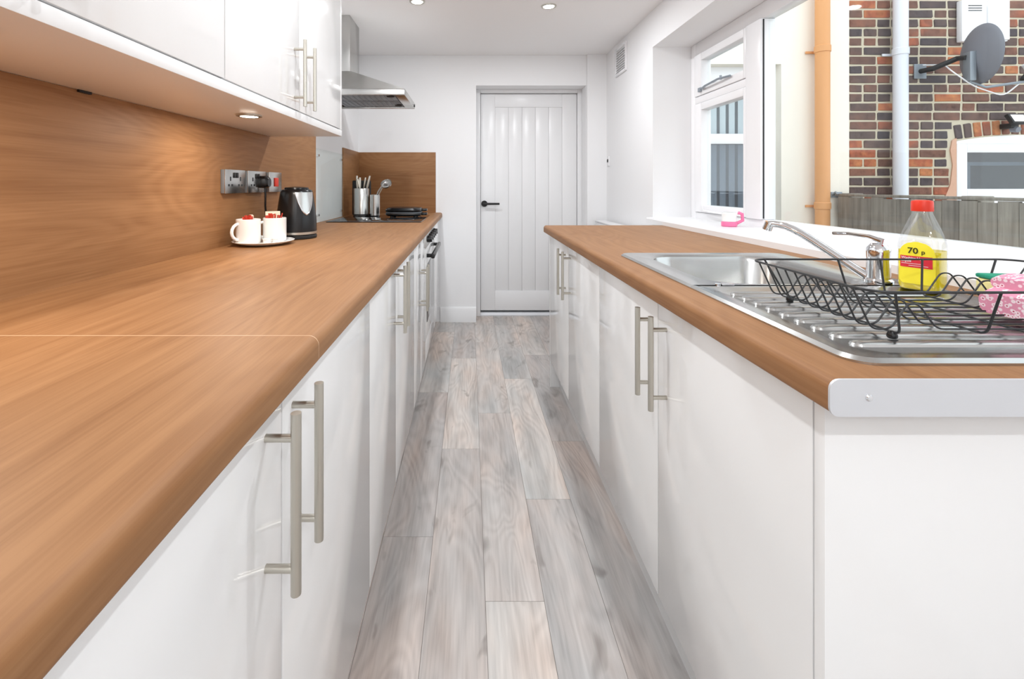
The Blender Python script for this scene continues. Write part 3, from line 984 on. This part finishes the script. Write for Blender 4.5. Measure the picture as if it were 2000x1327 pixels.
# ------------------------------------------------------------------ sink
sk = thing('sink', 'stainless steel sink with bowl and ribbed drainer', 'sink', (.74, 1.02, ZW))
SX0, SX1, SY0, SY1, SYM = .482, 1.000, .567, 1.470, .992
T = .0005
R4 = (T, T, .035, .035)
zl = lambda pts, z: [(a, b, z) for a, b in pts]
n = 8
bowl = MB().loft([
    zl(rrect(SX0, SX1, SYM, SY1, R4, n), ZW), zl(rrect(SX0, SX1, SYM, SY1, R4, n), ZW + .003),
    zl(rrect(SX0 + .006, SX1 - .006, SYM, SY1 - .006, (T, T, .03, .03), n), ZW + .0075),
    zl(rrect(SX0 + .018, SX1 - .018, SYM, SY1 - .018, (T, T, .025, .025), n), ZW + .0060),
    zl(rrect(BX0 - .010, BX1 + .010, BY0 - .006, BY1 + .010, .085, n), ZW + .0060),
    zl(rrect(BX0, BX1, BY0, BY1, .08, n), ZW + .0005), zl(rrect(BX0 + .006, BX1 - .006, BY0 + .006, BY1 - .006, .075, n), ZW - .012),
    zl(rrect(BX0 + .012, BX1 - .012, BY0 + .012, BY1 - .012, .07, n), ZW - .13), zl(rrect(BX0 + .022, BX1 - .022, BY0 + .022, BY1 - .022, .06, n), ZW - .155),
    zl(rrect(BX0 + .05, BX1 - .05, BY0 + .05, BY1 - .05, .04, n), ZW - .163), zl(rrect(.70, .78, 1.18, 1.26, .0399, n), ZW - .168)], cap=False)
bowl.bm.faces.new([bowl.bm.verts[i] for i in []]) if False else None
obj('bowl_section', bowl, M['sink'], sk)
obj('drain', MB().lathe([(.043, ZW - .166), (.040, ZW - .165), (.030, ZW - .170), (.001, ZW - .171)], .74, 1.22, 28), M['chrome'], sk)
R4 = (.035, .035, T, T)
RX0, RX1, RY0_, RY1_ = .522, .955, .600, .968
dn = MB().loft([
    zl(rrect(SX0, SX1, SY0, SYM, R4, n), ZW), zl(rrect(SX0, SX1, SY0, SYM, R4, n), ZW + .003),
    zl(rrect(SX0 + .006, SX1 - .006, SY0 + .006, SYM, (.03, .03, T, T), n), ZW + .0075),
    zl(rrect(SX0 + .018, SX1 - .018, SY0 + .018, SYM, (.025, .025, T, T), n), ZW + .0060),
    zl(rrect(RX0 - .006, RX1 + .006, RY0_ - .006, RY1_ + .006, .045, n), ZW + .0060),
    zl(rrect(RX0 + .004, RX1 - .004, RY0_ + .004, RY1_ - .004, .04, n), ZW + .0010)])
obj('drainer_section', dn, M['sink'], sk)
for i in range(9):
    y = .640 + i * .0365
    rb = []
    for e, z in ((0, ZW + .0010), (.002, ZW + .0042), (.006, ZW + .0058)):
        rb.append(zl(rrect(RX0 + .016 + e, RX1 - .02 - e, y - .0115 + e, y + .0115 - e, .0115 - e, 5), z))
    obj('drainer_rib', MB().loft(rb), M['sink'], sk)
obj('overflow_clip', MB().box(.552, .580, .990, 1.000, ZW + .0060, ZW + .011, .002).cyl((.545, .995, ZW + .004), (.545, .995, ZW + .010), .006), M['chrome'], sk)

# ------------------------------------------------------------------ mixer tap
tpx, tpy = .925, 1.025
tp = thing('mixer_tap', 'chrome mixer tap with a long rising spout at the sink', 'tap', (tpx, tpy, ZW))
zb = ZW + .0061
obj('base', MB().lathe([(.027, zb), (.027, zb + .006), (.023, zb + .010)], tpx, tpy, 30), M['chrome'], tp)
obj('body', MB().lathe([(.022, zb + .010), (.021, zb + .05), (.022, zb + .070), (.021, zb + .078), (.014, zb + .087), (.001, zb + .089)], tpx, tpy, 30), M['chrome'], tp)
P3 = Vector((.800, 1.212, 1.027))
sp = []
for t, z in ((.03, .912), (.10, .922), (.25, .9447), (.40, .968), (.55, .991), (.66, 1.0065), (.74, 1.016), (.82, 1.0235), (.90, 1.027), (.96, 1.0275), (1.0, 1.0265)):
    sp.append(Vector((tpx + (.800 - tpx) * t, tpy + (1.212 - tpy) * t, z)))
obj('spout', MB().tube(sp, [.0100 - .002 * i / 10 for i in range(11)], 14), M['chrome'], tp)
obj('aerator', MB().cyl(P3 + Vector((.002, -.002, .004)), P3 + Vector((-.002, .004, -.016)), .0115, seg=18), M['chrome'], tp)
lv = MB().tube([(tpx + .004, tpy - .004, zb + .080), (tpx + .010, tpy - .002, zb + .092), (tpx + .006, tpy + .03, zb + .100), (tpx - .004, tpy + .075, zb + .103), (tpx - .012, tpy + .112, zb + .100)], [.010, .007, .0048, .0042, .0046], 10)
obj('lever', lv, M['chrome'], tp)

# ------------------------------------------------------------------ dish rack
rk = thing('dish_rack', 'black coated wire dish rack standing on the drainer', 'dish rack', (.79, .75, ZW + .005))
ZT, ZBt = .985, .923
TX0, TX1, TY0, TY1 = .546, 1.058, .612, .886
QX0, QX1, QY0, QY1 = .578, 1.022, .640, .872
rim = zl(rrect(TX0, TX1, TY0, TY1, .030, 6), ZT)
obj('top_rim', MB().tube(rim, .0019, 8, closed=True), M['wire'], rk)


def smooth(pts, r=.008):
    """round the corners of a polyline"""
    pts = [Vector(p) for p in pts]
    out = [pts[0]]
    for a, b, c in zip(pts, pts[1:], pts[2:]):
        q = min(r, (a - b).length * .45, (c - b).length * .45)
        p, s = b + (a - b).normalized() * q, b + (c - b).normalized() * q
        for i in range(5):
            t = i / 4
            out.append(p * (1 - t) ** 2 + b * 2 * t * (1 - t) + s * t * t)
    out.append(pts[-1])
    return out


for i in range(10):
    y = TY0 + .036 + i * (TY1 - TY0 - .066) / 9
    yb = QY0 + .012 + i * (QY1 - QY0 - .022) / 9
    pts = [(TX0 + .001, y, ZT), (QX0, yb, ZBt), (.606, yb, ZBt), (.630, yb, ZBt + .036), (.646, yb, ZBt + .036), (.672, yb, ZBt),
           (.868, yb, ZBt), (.896, yb, ZBt + .040), (.914, yb, ZBt + .040), (.944, yb, ZBt), (QX1, yb, ZBt), (TX1 - .001, y, ZT)]
    obj('cross_wire', MB().tube(smooth(pts, .011), .0014, 6), M['wire'], rk)
for x in (QX0 + .03, .73, .80, .87, QX1 - .03):
    xt = TX0 + .03 + (x - QX0 - .03) * (TX1 - TX0 - .06) / (QX1 - QX0 - .06)
    obj('long_wire', MB().tube(smooth([(xt, TY0 + .001, ZT), (x, QY0, ZBt - .004), (x, QY1, ZBt - .004), (xt, TY1 - .001, ZT)], .011), .0018, 6), M['wire'], rk)
for x in (QX0 + .03, QX1 - .03):
    for y in (QY0 + .012, QY1 - .012):
        obj('foot', MB().lathe([(.005, ZW + .0059), (.0065, ZW + .008), (.0065, ZBt - .008), (.004, ZBt - .003), (.001, ZBt - .002)], x, y, 14), M['black'], rk)

# ------------------------------------------------------------------ washing-up liquid
bx_, by_ = .957, .958
bt = thing('washing_up_bottle', 'clear bottle of yellow washing-up liquid with a red cap', 'bottle', (bx_, by_, ZW + .0062), rotz=0)
ZB0 = ZW + .0062
phi = math.atan2(-.50, -.86)      # direction the label faces


def se(t, a, b, e):
    c, s = math.cos(t), math.sin(t)
    return (a * math.copysign(abs(c) ** (2 / e), c), b * math.copysign(abs(s) ** (2 / e), s))


def bsec(z):
    """half depth, half width and squareness of the bottle at height z"""
    tab = [(0, .027, .030, 4), (.004, .031, .034, 4), (.012, .0325, .0355, 4), (.09, .0325, .0355, 4), (.105, .0315, .034, 3.6), (.125, .027, .0285, 3), (.145, .0215, .022, 2.4),
           (.160, .0165, .0165, 2), (.166, .0155, .0155, 2), (.172, .0150, .0150, 2)]
    for (z0, a0, b0, e0), (z1, a1, b1, e1) in zip(tab, tab[1:]):
        if z <= z1:
            t = (z - z0) / (z1 - z0)
            return a0 + (a1 - a0) * t, b0 + (b1 - b0) * t, e0 + (e1 - e0) * t
    return tab[-1][1:]


cph, sph = math.cos(phi), math.sin(phi)


def bring(z, inset=0.0, n=40):
    a, b, e = bsec(z)
    out = []
    for i in range(n):
        u, v = se(2 * PI * i / n, a - inset, b - inset, e)
        out.append((bx_ + u * cph - v * sph, by_ + u * sph + v * cph, ZB0 + z))
    return out


zs = [0, .004, .012, .03, .06, .09, .097, .105, .115, .125, .135, .145, .153, .160, .166, .172]
obj('bottle_wall', MB().loft([bring(z) for z in zs]), M['clear'], bt)
obj('liquid', MB().loft([bring(z, .0015) for z in (.002, .006, .012, .03, .06, .083)]), M['liquid'], bt)
obj('cap', MB().lathe([(.0175, ZB0 + .165), (.0178, ZB0 + .167), (.0175, ZB0 + .184), (.0165, ZB0 + .187), (.012, ZB0 + .188), (.011, ZB0 + .1885), (.001, ZB0 + .1885)], bx_, by_, 30), M['red'], bt)


def onlabel(v, z, off):
    """point on the label face: v sideways, z up"""
    a, b, e = bsec(max(z, .012))
    q = min(.999, abs(v) / b)
    u = a * (1 - q ** e) ** (1 / e) + off
    return (bx_ + u * cph - v * sph, by_ + u * sph + v * cph, ZB0 + z)


def label_patch(outline, off, name, m, parent, nz=10):
    """outline(z) -> (v0, v1)"""
    zs_, f = outline
    rows_ = []
    for z in zs_:
        v0, v1 = f(z)
        rows_.append([onlabel(v0 + (v1 - v0) * k / 12, z, off) for k in range(13)])
    return obj(name, MB().loft(rows_, closed=False, cap=False), m, parent)


def lab_out(z):
    if z > .078:
        t = (z - .078) / .024
        hw = .027 * math.sqrt(max(0, 1 - t * t))
        return (-hw, hw)
    if z < .02:
        t = (.02 - z) / .006
        return (-.028 + .006 * t, .028 - .006 * t)
    return (-.028, .028)


lb = label_patch(([.014 + .0879 * i / 26 for i in range(27)], lab_out), .0005, 'label', M['yellow'], bt)
label_patch(([.048 + .024 * i / 4 for i in range(5)], lambda z: (-.026, .024)), .0009, 'red_panel', M['redlabel'], lb)


def label_text(s, size, v0, z0, m, name):
    tm = text_mesh(s, size, True)
    for v in tm.bm.verts:
        v.co = Vector(onlabel(v0 + v.co.x, z0 + v.co.y, .0014))
    obj(name, tm, m, lb)


label_text('70', .017, -.014, .0775, M['ink'], 'price_lettering')
label_text('p', .012, .0075, .0775, M['ink'], 'price_lettering')
label_text('Washing Up', .0066, -.024, .0655, M['white'], 'panel_lettering')
label_text('Liquid', .0066, -.024, .0595, M['white'], 'panel_lettering')
for k, (v0, v1, z) in enumerate(((-.024, .010, .0555), (-.012, .018, .0515))):
    label_patch(([z, z + .0009], lambda q, v0=v0, v1=v1: (v0, v1)), .0014, 'panel_line', M['white'], lb)

# sponge and cloth in the rack
sg = thing('sponge', 'cream washing-up sponge with a green scouring face in the rack', 'sponge', (.87, .82, ZBt + .003), rotz=0)
q = Matrix.Translation((.972, .822, ZBt + .022)) @ Matrix.Rotation(-.15, 4, 'Z')
obj('foam', MB().box(-.022, .040, -.032, .032, -.019, .012, .005).xf(q), M['sponge'], sg)
obj('scourer', MB().box(-.022, .040, -.032, .032, .0122, .020, .003).xf(q), M['green'], sg)
cl = thing('dish_cloth', 'folded pink and white patterned dish cloth in the rack', 'cloth', (.80, .72, ZBt + .003))
q = Matrix.Translation((.925, .712, ZBt + .033)) @ Matrix.Rotation(.12, 4, 'Z') @ Matrix.Rotation(-.10, 4, 'Y')
rings_ = []
for i in range(15):
    t = i / 14
    xx = -.075 + .150 * t
    wv = .004 * math.sin(t * 9)
    rings_.append([(xx, a, b + wv) for a, b in rrect(-.050, .050, -.028, .006 + .004 * math.sin(t * 6), .012, 4)])
obj('lower_fold', MB().loft(rings_).xf(q), M['cloth'], cl)
rings_ = []
for i in range(15):
    t = i / 14
    xx = -.055 + .125 * t
    wv = .003 * math.sin(t * 7 + 1)
    rings_.append([(xx, a, b + wv) for a, b in rrect(-.040, .046, .008, .026 + .004 * math.sin(t * 5), .008, 4)])
obj('upper_fold', MB().loft(rings_).xf(q), M['cloth'], cl)
obj('care_label', MB().box(.0, .05, -.03, .02, .034, .036, .0008).xf(q), M['greyfab'], cl)

# pot on the sill
fx, fy, fz = 1.235, 2.155, .934
fp = thing('air_freshener', 'small white and pink gel pot on the window sill', 'air freshener', (fx, fy, fz))
obj('gel_base', MB().lathe([(.030, fz), (.034, fz + .003), (.034, fz + .020), (.032, fz + .024)], fx, fy, 28), M['pink'], fp)
obj('white_cup', MB().lathe([(.031, fz + .0245), (.031, fz + .062), (.026, fz + .067), (.001, fz + .068)], fx, fy, 28), M['ceramic'], fp)
obj('side_clip', MB().tube([(fx + .028, fy - .014, fz + .016), (fx + .052, fy - .020, fz + .030), (fx + .050, fy - .019, fz + .060), (fx + .034, fy - .014, fz + .066)], .008, 8), M['pink'], fp)

# ------------------------------------------------------------------ small wall fittings on the right
vt = thing('wall_vent', 'white square louvred vent high on the right wall', 'vent', (XR, 3.36, 1.98))
vy0, vy1, vz0, vz1 = 3.235, 3.475, 1.955, 2.165
obj('frame', MB().box(XR - .014, XR, vy0, vy0 + .02, vz0, vz1, .002).box(XR - .014, XR, vy1 - .02, vy1, vz0, vz1, .002)
    .box(XR - .014, XR, vy0 + .02, vy1 - .02, vz0, vz0 + .02, .002).box(XR - .014, XR, vy0 + .02, vy1 - .02, vz1 - .02, vz1, .002), M['upvc'], vt)
for i in range(9):
    z = vz0 + .026 + i * .0182
    obj('louvre', MB().prism([(XR - .012, z), (XR - .002, z + .012), (XR - .002, z + .0135), (XR - .012, z + .0015)], 'y', vy0 + .02, vy1 - .02), M['upvc'], vt)
obj('backing', B(XR - .002, XR, vy0 + .02, vy1 - .02, vz0 + .02, vz1 - .02), M['carc'], vt)
hk = thing('wall_switch', 'tiny white pull switch with dark centre beside the door', 'switch', (XR, 3.66, 1.29))
obj('plate', B(XR - .008, XR, 3.64, 3.685, 1.285, 1.365, .002), M['upvc'], hk)
obj('rocker', B(XR - .014, XR - .008, 3.655, 3.672, 1.315, 1.340, .002), M['blackm'], hk)
rd = thing('radiator', 'white panel radiator peeping over the far worktop end', 'radiator', (1.06, 3.15, .15))
obj('front_panel', B(1.015, 1.025, 2.66, 3.66, .15, .835, .004), M['satin'], rd)
obj('back_panel', B(1.085, 1.095, 2.66, 3.66, .15, .835, .004), M['satin'], rd)
obj('top_grille', B(1.012, 1.098, 2.655, 3.665, .836, .848, .003), M['satin'], rd)
for i in range(24):
    y = 2.70 + i * .04
    obj('fin', B(1.0255, 1.0845, y, y + .004, .17, .83), M['satin'], rd)
for y in (2.8, 3.5):
    obj('bracket', B(1.0955, XR - .001, y, y + .03, .3, .7), M['satin'], rd)

# ------------------------------------------------------------------ outside: ground, walls
YW = 3.70
obj('ground', B(XO, 9, -4, 6, -.2, -.1), M['paving'], label='pale concrete yard outside the window', cat='paving', kind='structure')
obj('ground', B(-3, XO, -6, YN - .15, -.2, -.06), M['paving'], label='pale concrete terrace outside the added glazed doors', cat='paving', kind='structure')
# cream rendered house wall with a window
CX0, CX1, CZ0, CZ1 = 1.62, 2.545, .30, 2.12
CE = 3.10
m_ = MB().box(XO, CX0, YW, YW + .25, -.1, 5).box(CX1, CE, YW, YW + .25, -.1, 5).box(CX0, CX1, YW, YW + .25, CZ1, 5).box(CX0, CX1, YW, YW + .25, -.1, CZ0)
obj('wall_outside', m_, M['render'], label='cream rendered house wall outside the window', cat='wall', kind='structure')
w2 = thing('window_2', 'white sash-style window with pale blinds in the cream wall', 'window', (2.08, YW + .12, CZ0), kind='structure')
fy0, fy1 = YW + .09, YW + .15
obj('outer_frame', MB().box(CX0, CX0 + .07, fy0, fy1, CZ0, CZ1, .003).box(CX1 - .075, CX1, fy0, fy1, CZ0, CZ1, .003)
    .box(CX0 + .07, CX1 - .075, fy0, fy1, CZ0, CZ0 + .08, .003).box(CX0 + .07, CX1 - .075, fy0, fy1, CZ1 - .12, CZ1 - .0, .003), M['upvc'], w2)
obj('transom', B(CX0 + .07, CX1 - .075, fy0 - .01, fy1, 1.475, 1.56, .004), M['upvc'], w2)
obj('pane', B(CX0 + .07, CX1 - .075, fy0 + .03, fy0 + .036, 1.56, CZ1 - .12), M['pane'], w2)
obj('pane', B(CX0 + .07, CX1 - .075, fy0 + .03, fy0 + .036, CZ0 + .08, 1.475), M['panedark'], w2)
obj('room_back', B(CX0 - .1, CX1 + .1, YW + .28, YW + .30, CZ0 - .1, CZ1 + .1), M['netting'], w2)
vb = thing('vertical_blind', 'pale blue vertical blind hanging inside the cream wall window', 'blind', (2.08, YW + .2, CZ0 + .1))
for i in range(12):
    x = CX0 + .06 + i * .078
    obj('slat', MB().prism([(x, YW + .190), (x + .024, YW + .183), (x + .050, YW + .188), (x + .050, YW + .190), (x + .024, YW + .185), (x, YW + .192)], 'z', CZ0 + .1, CZ1 - .06), M['blind'], vb)
obj('head_rail', B(CX0 + .04, CX1 - .02, YW + .18, YW + .22, CZ1 - .06, CZ1 - .02), M['upvc'], vb)

# brick wall of the neighbouring house
NX0, NX1, NZ0, NZ1 = 3.975, 5.10, .985, 1.495
BE = 6.4
nw = thing('wall_neighbour', 'weathered brick wall of the neighbouring house', 'wall', (4.7, YW, -.1), kind='structure')
obj('mortar', MB().box(CE, NX0, YW + .006, YW + .27, -.1, 4.6).box(NX1, BE, YW + .006, YW + .27, -.1, 4.6).box(NX0, NX1, YW + .006, YW + .27, NZ1 + .0, 4.6).box(NX0, NX1, YW + .006, YW + .27, -.1, NZ0), M['mortar'], nw)


def brick_mesh(L, seed):
    r = random.Random(seed)
    b = B(-L / 2, L / 2, 0, .028, -.0310, .0310, .007, 2)
    for v in b.bm.verts:
        v.co += Vector((r.uniform(-.0025, .0025), r.uniform(-.002, .002), r.uniform(-.0022, .0022)))
    me = bpy.data.meshes.new('brick')
    b.bm.to_mesh(me)
    b.bm.free()
    me.materials.append(M['brick'])
    return me


BL = {}
for L in (.215, .1025):
    BL[L] = [brick_mesh(L, 31 * k + int(L * 1000)) for k in range(6)]
rest = MB()
PAT = 0.0762
rng = random.Random(3)
zz = -.06
course = 0
org = W[nw]
while zz < 4.5:
    x = CE + .004 + (0 if course % 2 else -.11)
    while x < BE:
        L = .215 if rng.random() < .62 else .1025
        a, b = max(x, CE + .004), min(x + L, BE)
        x += L + .0145
        if b - a < .03: continue
        cz = zz
        if b > NX0 - .055 and a < NX1 + .03 and NZ0 - .04 < cz < NZ1 + .03: 
            if a < NX0 - .09: b = min(b, NX0 - .057)
            else: continue
        if b > NX0 - .02 and a < NX1 + .02 and NZ1 - .02 < cz < NZ1 + .158:
            if a < NX0 - .06: b = min(b, NX0 - .032)
            else: continue
        inview = 0.93 < cz < 2.70 and a < 4.60
        if inview:
            base = .215 if b - a > .12 else .1025
            o = bpy.data.objects.new('brick', rng.choice(BL[base]))
            C.objects.link(o)
            o.parent = nw
            o.location = Vector(((a + b) / 2, YW + rng.uniform(-.002, .003), cz)) - org
            o.scale = ((b - a) / base, 1, 1)
        else:
            rest.box(a, b, YW, YW + .026, cz - .032, cz + .032)
    zz += PAT
    course += 1
obj('brick_rest', rest, brick_mat(True), nw, kind='stuff')
# soldier arch over the neighbour's window
for i in range(15):
    t = (i + .5) / 15
    x = NX0 - .02 + (NX1 - NX0 + .04) * t
    zc = NZ1 + .066 + .045 * (1 - (2 * t - 1) ** 2)
    o = bpy.data.objects.new('brick', BL[.1025][i % 6])
    C.objects.link(o)
    o.parent = nw
    o.location = Vector((x, YW - .002, zc)) - org
    o.rotation_euler = (0, PI / 2 + (t - .5) * .35, 0)
    o.scale = (1.12, 1, .98)
pt = MB().prism([(NX0 - .055, NZ0 - .03), (NX0, NZ0 - .03), (NX0, NZ1 + .02), (NX0 - .035, NZ1 - .0), (NX0 - .05, NZ1 - .08), (NX0 - .03, NZ1 - .2), (NX0 - .05, NZ0 + .15), (NX0 - .09, NZ0 + .06)], 'y', YW - .003, YW + .03)
obj('mortar_patch', pt, M['patch'], nw)
w3 = thing('window_3', 'white arched-head window in the brick wall', 'window', (4.53, YW + .03, NZ0), kind='structure')
fy0, fy1 = YW - .006, YW + .06
z0, z1 = NZ0, 1.468
obj('outer_frame', MB().box(NX0, NX0 + .085, fy0, fy1, z0, z1, .004).box(NX1 - .085, NX1, fy0, fy1, z0, z1, .004)
    .box(NX0 + .085, NX1 - .085, fy0, fy1, z0, 1.100, .004).box(NX0 + .085, NX1 - .085, fy0, fy1, 1.397, z1, .004), M['upvc'], w3)
arch = [(NX0, z1 + .001), (NX1, z1 + .001)] + [(NX1 - (NX1 - NX0) * i / 14, z1 + .022 + .05 * (1 - (2 * i / 14 - 1) ** 2)) for i in range(15)]
obj('arch_infill', MB().prism(arch, 'y', fy0 + .004, fy1), M['upvc'], w3)
obj('pane', B(NX0 + .085, NX1 - .085, YW + .03, YW + .036, 1.100, 1.397), M['panedark'], w3)
obj('sill', B(NX0 - .01, NX1 + .01, YW - .04, YW + .03, NZ0 - .04, NZ0 - .001, .004), M['upvc'], w3)
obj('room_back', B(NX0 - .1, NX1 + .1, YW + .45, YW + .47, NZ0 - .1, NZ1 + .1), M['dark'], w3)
obj('inner_frame', MB().box(4.28, 4.31, YW + .2, YW + .23, NZ0, 1.33).box(4.31, 4.9, YW + .2, YW + .23, 1.30, 1.33), M['galv'], w3)


# drainpipes
def pipe(x, r, z0, z1, joints, m, name, label):
    y = YW - r - .03
    t = thing(name, label, 'drainpipe', (x, y, z0))
    obj('pipe', MB().cyl((x, y, z0), (x, y, z1), r, seg=24), m, t)
    for z in joints:
        obj('collar', MB().lathe([(r, z), (r + .006, z + .002), (r + .006, z + .05), (r, z + .056)], x, y, 24, cap=False), m, t)
        obj('bracket', MB().box(x - .085, x + .085, YW - .014, YW - .005, z + .01, z + .03, .002).box(x - .012, x + .012, y, YW - .012, z + .012, z + .028), m, t)


pipe(2.82, .050, -.1, 4.9, (.94, 2.19), M['orangepipe'], 'soil_pipe', 'terracotta orange drainpipe on the cream wall')
pipe(3.445, .048, -.1, 4.5, (2.17,), M['greypipe'], 'rain_pipe', 'white drainpipe on the brick wall')
# flue cover
fx0, fx1 = (1866 - VX) * YW / F, (1955 - VX) * YW / F
fc = thing('flue_cover', 'white slotted flue box behind the satellite dish', 'flue cover', ((fx0 + fx1) / 2, YW, 2.30))
obj('box', B(fx0, fx1, YW - .05, YW - .004, 2.29, 2.625, .008), M['upvc'], fc)
obj('raised_half', B(fx0 + .20, fx1 - .004, YW - .066, YW - .05, 2.30, 2.618, .005), M['upvc'], fc)
for i in range(3):
    obj('slot', MB().box(fx0 + .05, fx0 + .16, YW - .0512, YW - .05, 2.535 + i * .02, 2.542 + i * .02).xf(Matrix.Identity(4)), M['blackm'], fc)
# satellite dish
sdx, sdy, sdz = (1912 - VX) * 3.40 / F, 3.40, HC + (362 - 106) * 3.40 / F
sd = thing('satellite_dish', 'grey satellite dish on a wall arm', 'satellite dish', (sdx, YW, sdz - .2))
ax = Vector((.90, -.24, .0)).normalized()
up = Vector((0, 0, 1))
rt = up.cross(ax).normalized()
up2 = ax.cross(rt)
mt = Matrix((rt.to_4d(), up2.to_4d(), ax.to_4d(), (0, 0, 0, 1))).transposed()
mt = Matrix.Translation((sdx, sdy, sdz)) @ Matrix(((rt.x, up2.x, ax.x, 0), (rt.y, up2.y, ax.y, 0), (rt.z, up2.z, ax.z, 0), (0, 0, 0, 1)))
prof = [(.001, -.040), (.07, -.036), (.13, -.022), (.18, -.004), (.205, .010), (.207, .014), (.199, .012), (.13, -.016), (.07, -.030), (.001, -.034)]
obj('reflector', MB().lathe(prof, 0, 0, 48, .98, 1.08).xf(mt), M['dish'], sd)
P = lambda a, b, c: tuple(mt @ Vector((a, b, c)))
obj('bracket_plate', MB().box(-.035, .035, -.20, .02, -.075, -.036, .004).xf(mt), M['galv'], sd)
wm = Vector(((1795 - VX) * YW / F, YW, HC + (362 - 140) * YW / F))
obj('wall_arm', MB().tube([wm, wm + Vector((.02, -.09, .0)), wm + Vector((.13, -.17, .06)), Vector(P(0, -.02, -.07))], .020, 10), M['blackm'], sd)
obj('wall_plate', MB().box(wm.x - .05, wm.x + .05, YW - .012, YW - .003, wm.z - .06, wm.z + .06, .003), M['galv'], sd)
obj('feed_arm', MB().tube([P(0, -.20, -.06), P(0, -.25, .04), P(0, -.22, .28)], .010, 8), M['galv'], sd)
obj('feed_horn', MB().tube([P(0, -.21, .26), P(0, -.16, .30), P(0, -.12, .32)], [.022, .026, .030], 14), M['blackm'], sd)
obj('feed_cap', MB().cyl(P(0, -.125, .30), P(0, -.09, .275), .030, .026, 18), M['upvc'], sd)
obj('cable', MB().tube(smooth([P(0, -.22, .25), P(0.02, -.32, .16), P(0, -.24, -.03), P(0, -.12, -.16), tuple(wm + Vector((.10, -.10, .03))), (wm.x + .02, YW - .01, wm.z + .05)], .05), .005, 6), M['upvc'], sd)
# floodlight
qx, qz = (1958 - VX) * YW / F, HC + (362 - 236) * YW / F
fd = thing('floodlight', 'small black security floodlight above the neighbour window', 'floodlight', (qx, YW, qz))
q = Matrix.Translation((qx, YW - .10, qz)) @ Matrix.Rotation(-.5, 4, 'X')
obj('housing', MB().box(-.065, .065, -.012, .018, -.045, .045, .004).xf(q), M['blackm'], fd)
obj('lens', MB().box(-.052, .052, -.0145, -.012, -.033, .033, .001).xf(q), M['white'], fd)
obj('sensor', MB().cyl((qx + .01, YW - .06, qz - .075), (qx + .01, YW - .10, qz - .085), .026, .022, 16), M['dish'], fd)
obj('mount', MB().box(qx - .03, qx + .03, YW - .085, YW - .003, qz - .07, qz - .03, .004), M['blackm'], fd)
# wire stub / tap fitting at the fence end
ob = thing('wall_bracket', 'small grey metal fitting where the fence meets the cream wall', 'bracket', (2.96, YW, 1.05))
obj('plate', B(2.945, 3.035, YW - .012, YW, 1.03, 1.075, .002), M['galv'], ob)
obj('arm', MB().tube([(2.955, YW - .01, 1.05), (2.95, YW - .05, 1.075), (2.95, YW - .07, 1.055)], .008, 8), M['galv'], ob)

# fence along the yard
XF, ZF = 2.97, 1.035
fe = thing('fence', 'weathered grey feather-edge board fence across the yard', 'fence', (XF, 2.3, -.1))
y = .45
i = 0
while y < YW - .07:
    o = obj('board', MB().prism([(XF, y), (XF - .008, y + .091), (XF + .012, y + .091), (XF + .020, y)], 'z', -.1, ZF + .006 * math.sin(i * 2.3)), M['board'], fe)
    y += .1
    i += 1
for z in (.12, .52, .92):
    obj('rail', B(XF + .021, XF + .06, .45, YW - .02, z, z + .07, .004), M['board'], fe)
for y in (.5, 1.6, 2.7, 3.6):
    obj('post', B(XF + .061, XF + .16, y, y + .095, -.1, ZF + .03, .004), M['board'], fe)
obj('capping_rail', B(XF - .006, XF + .05, .45, YW - .02, ZF + .007, ZF + .026, .003), M['board'], fe)
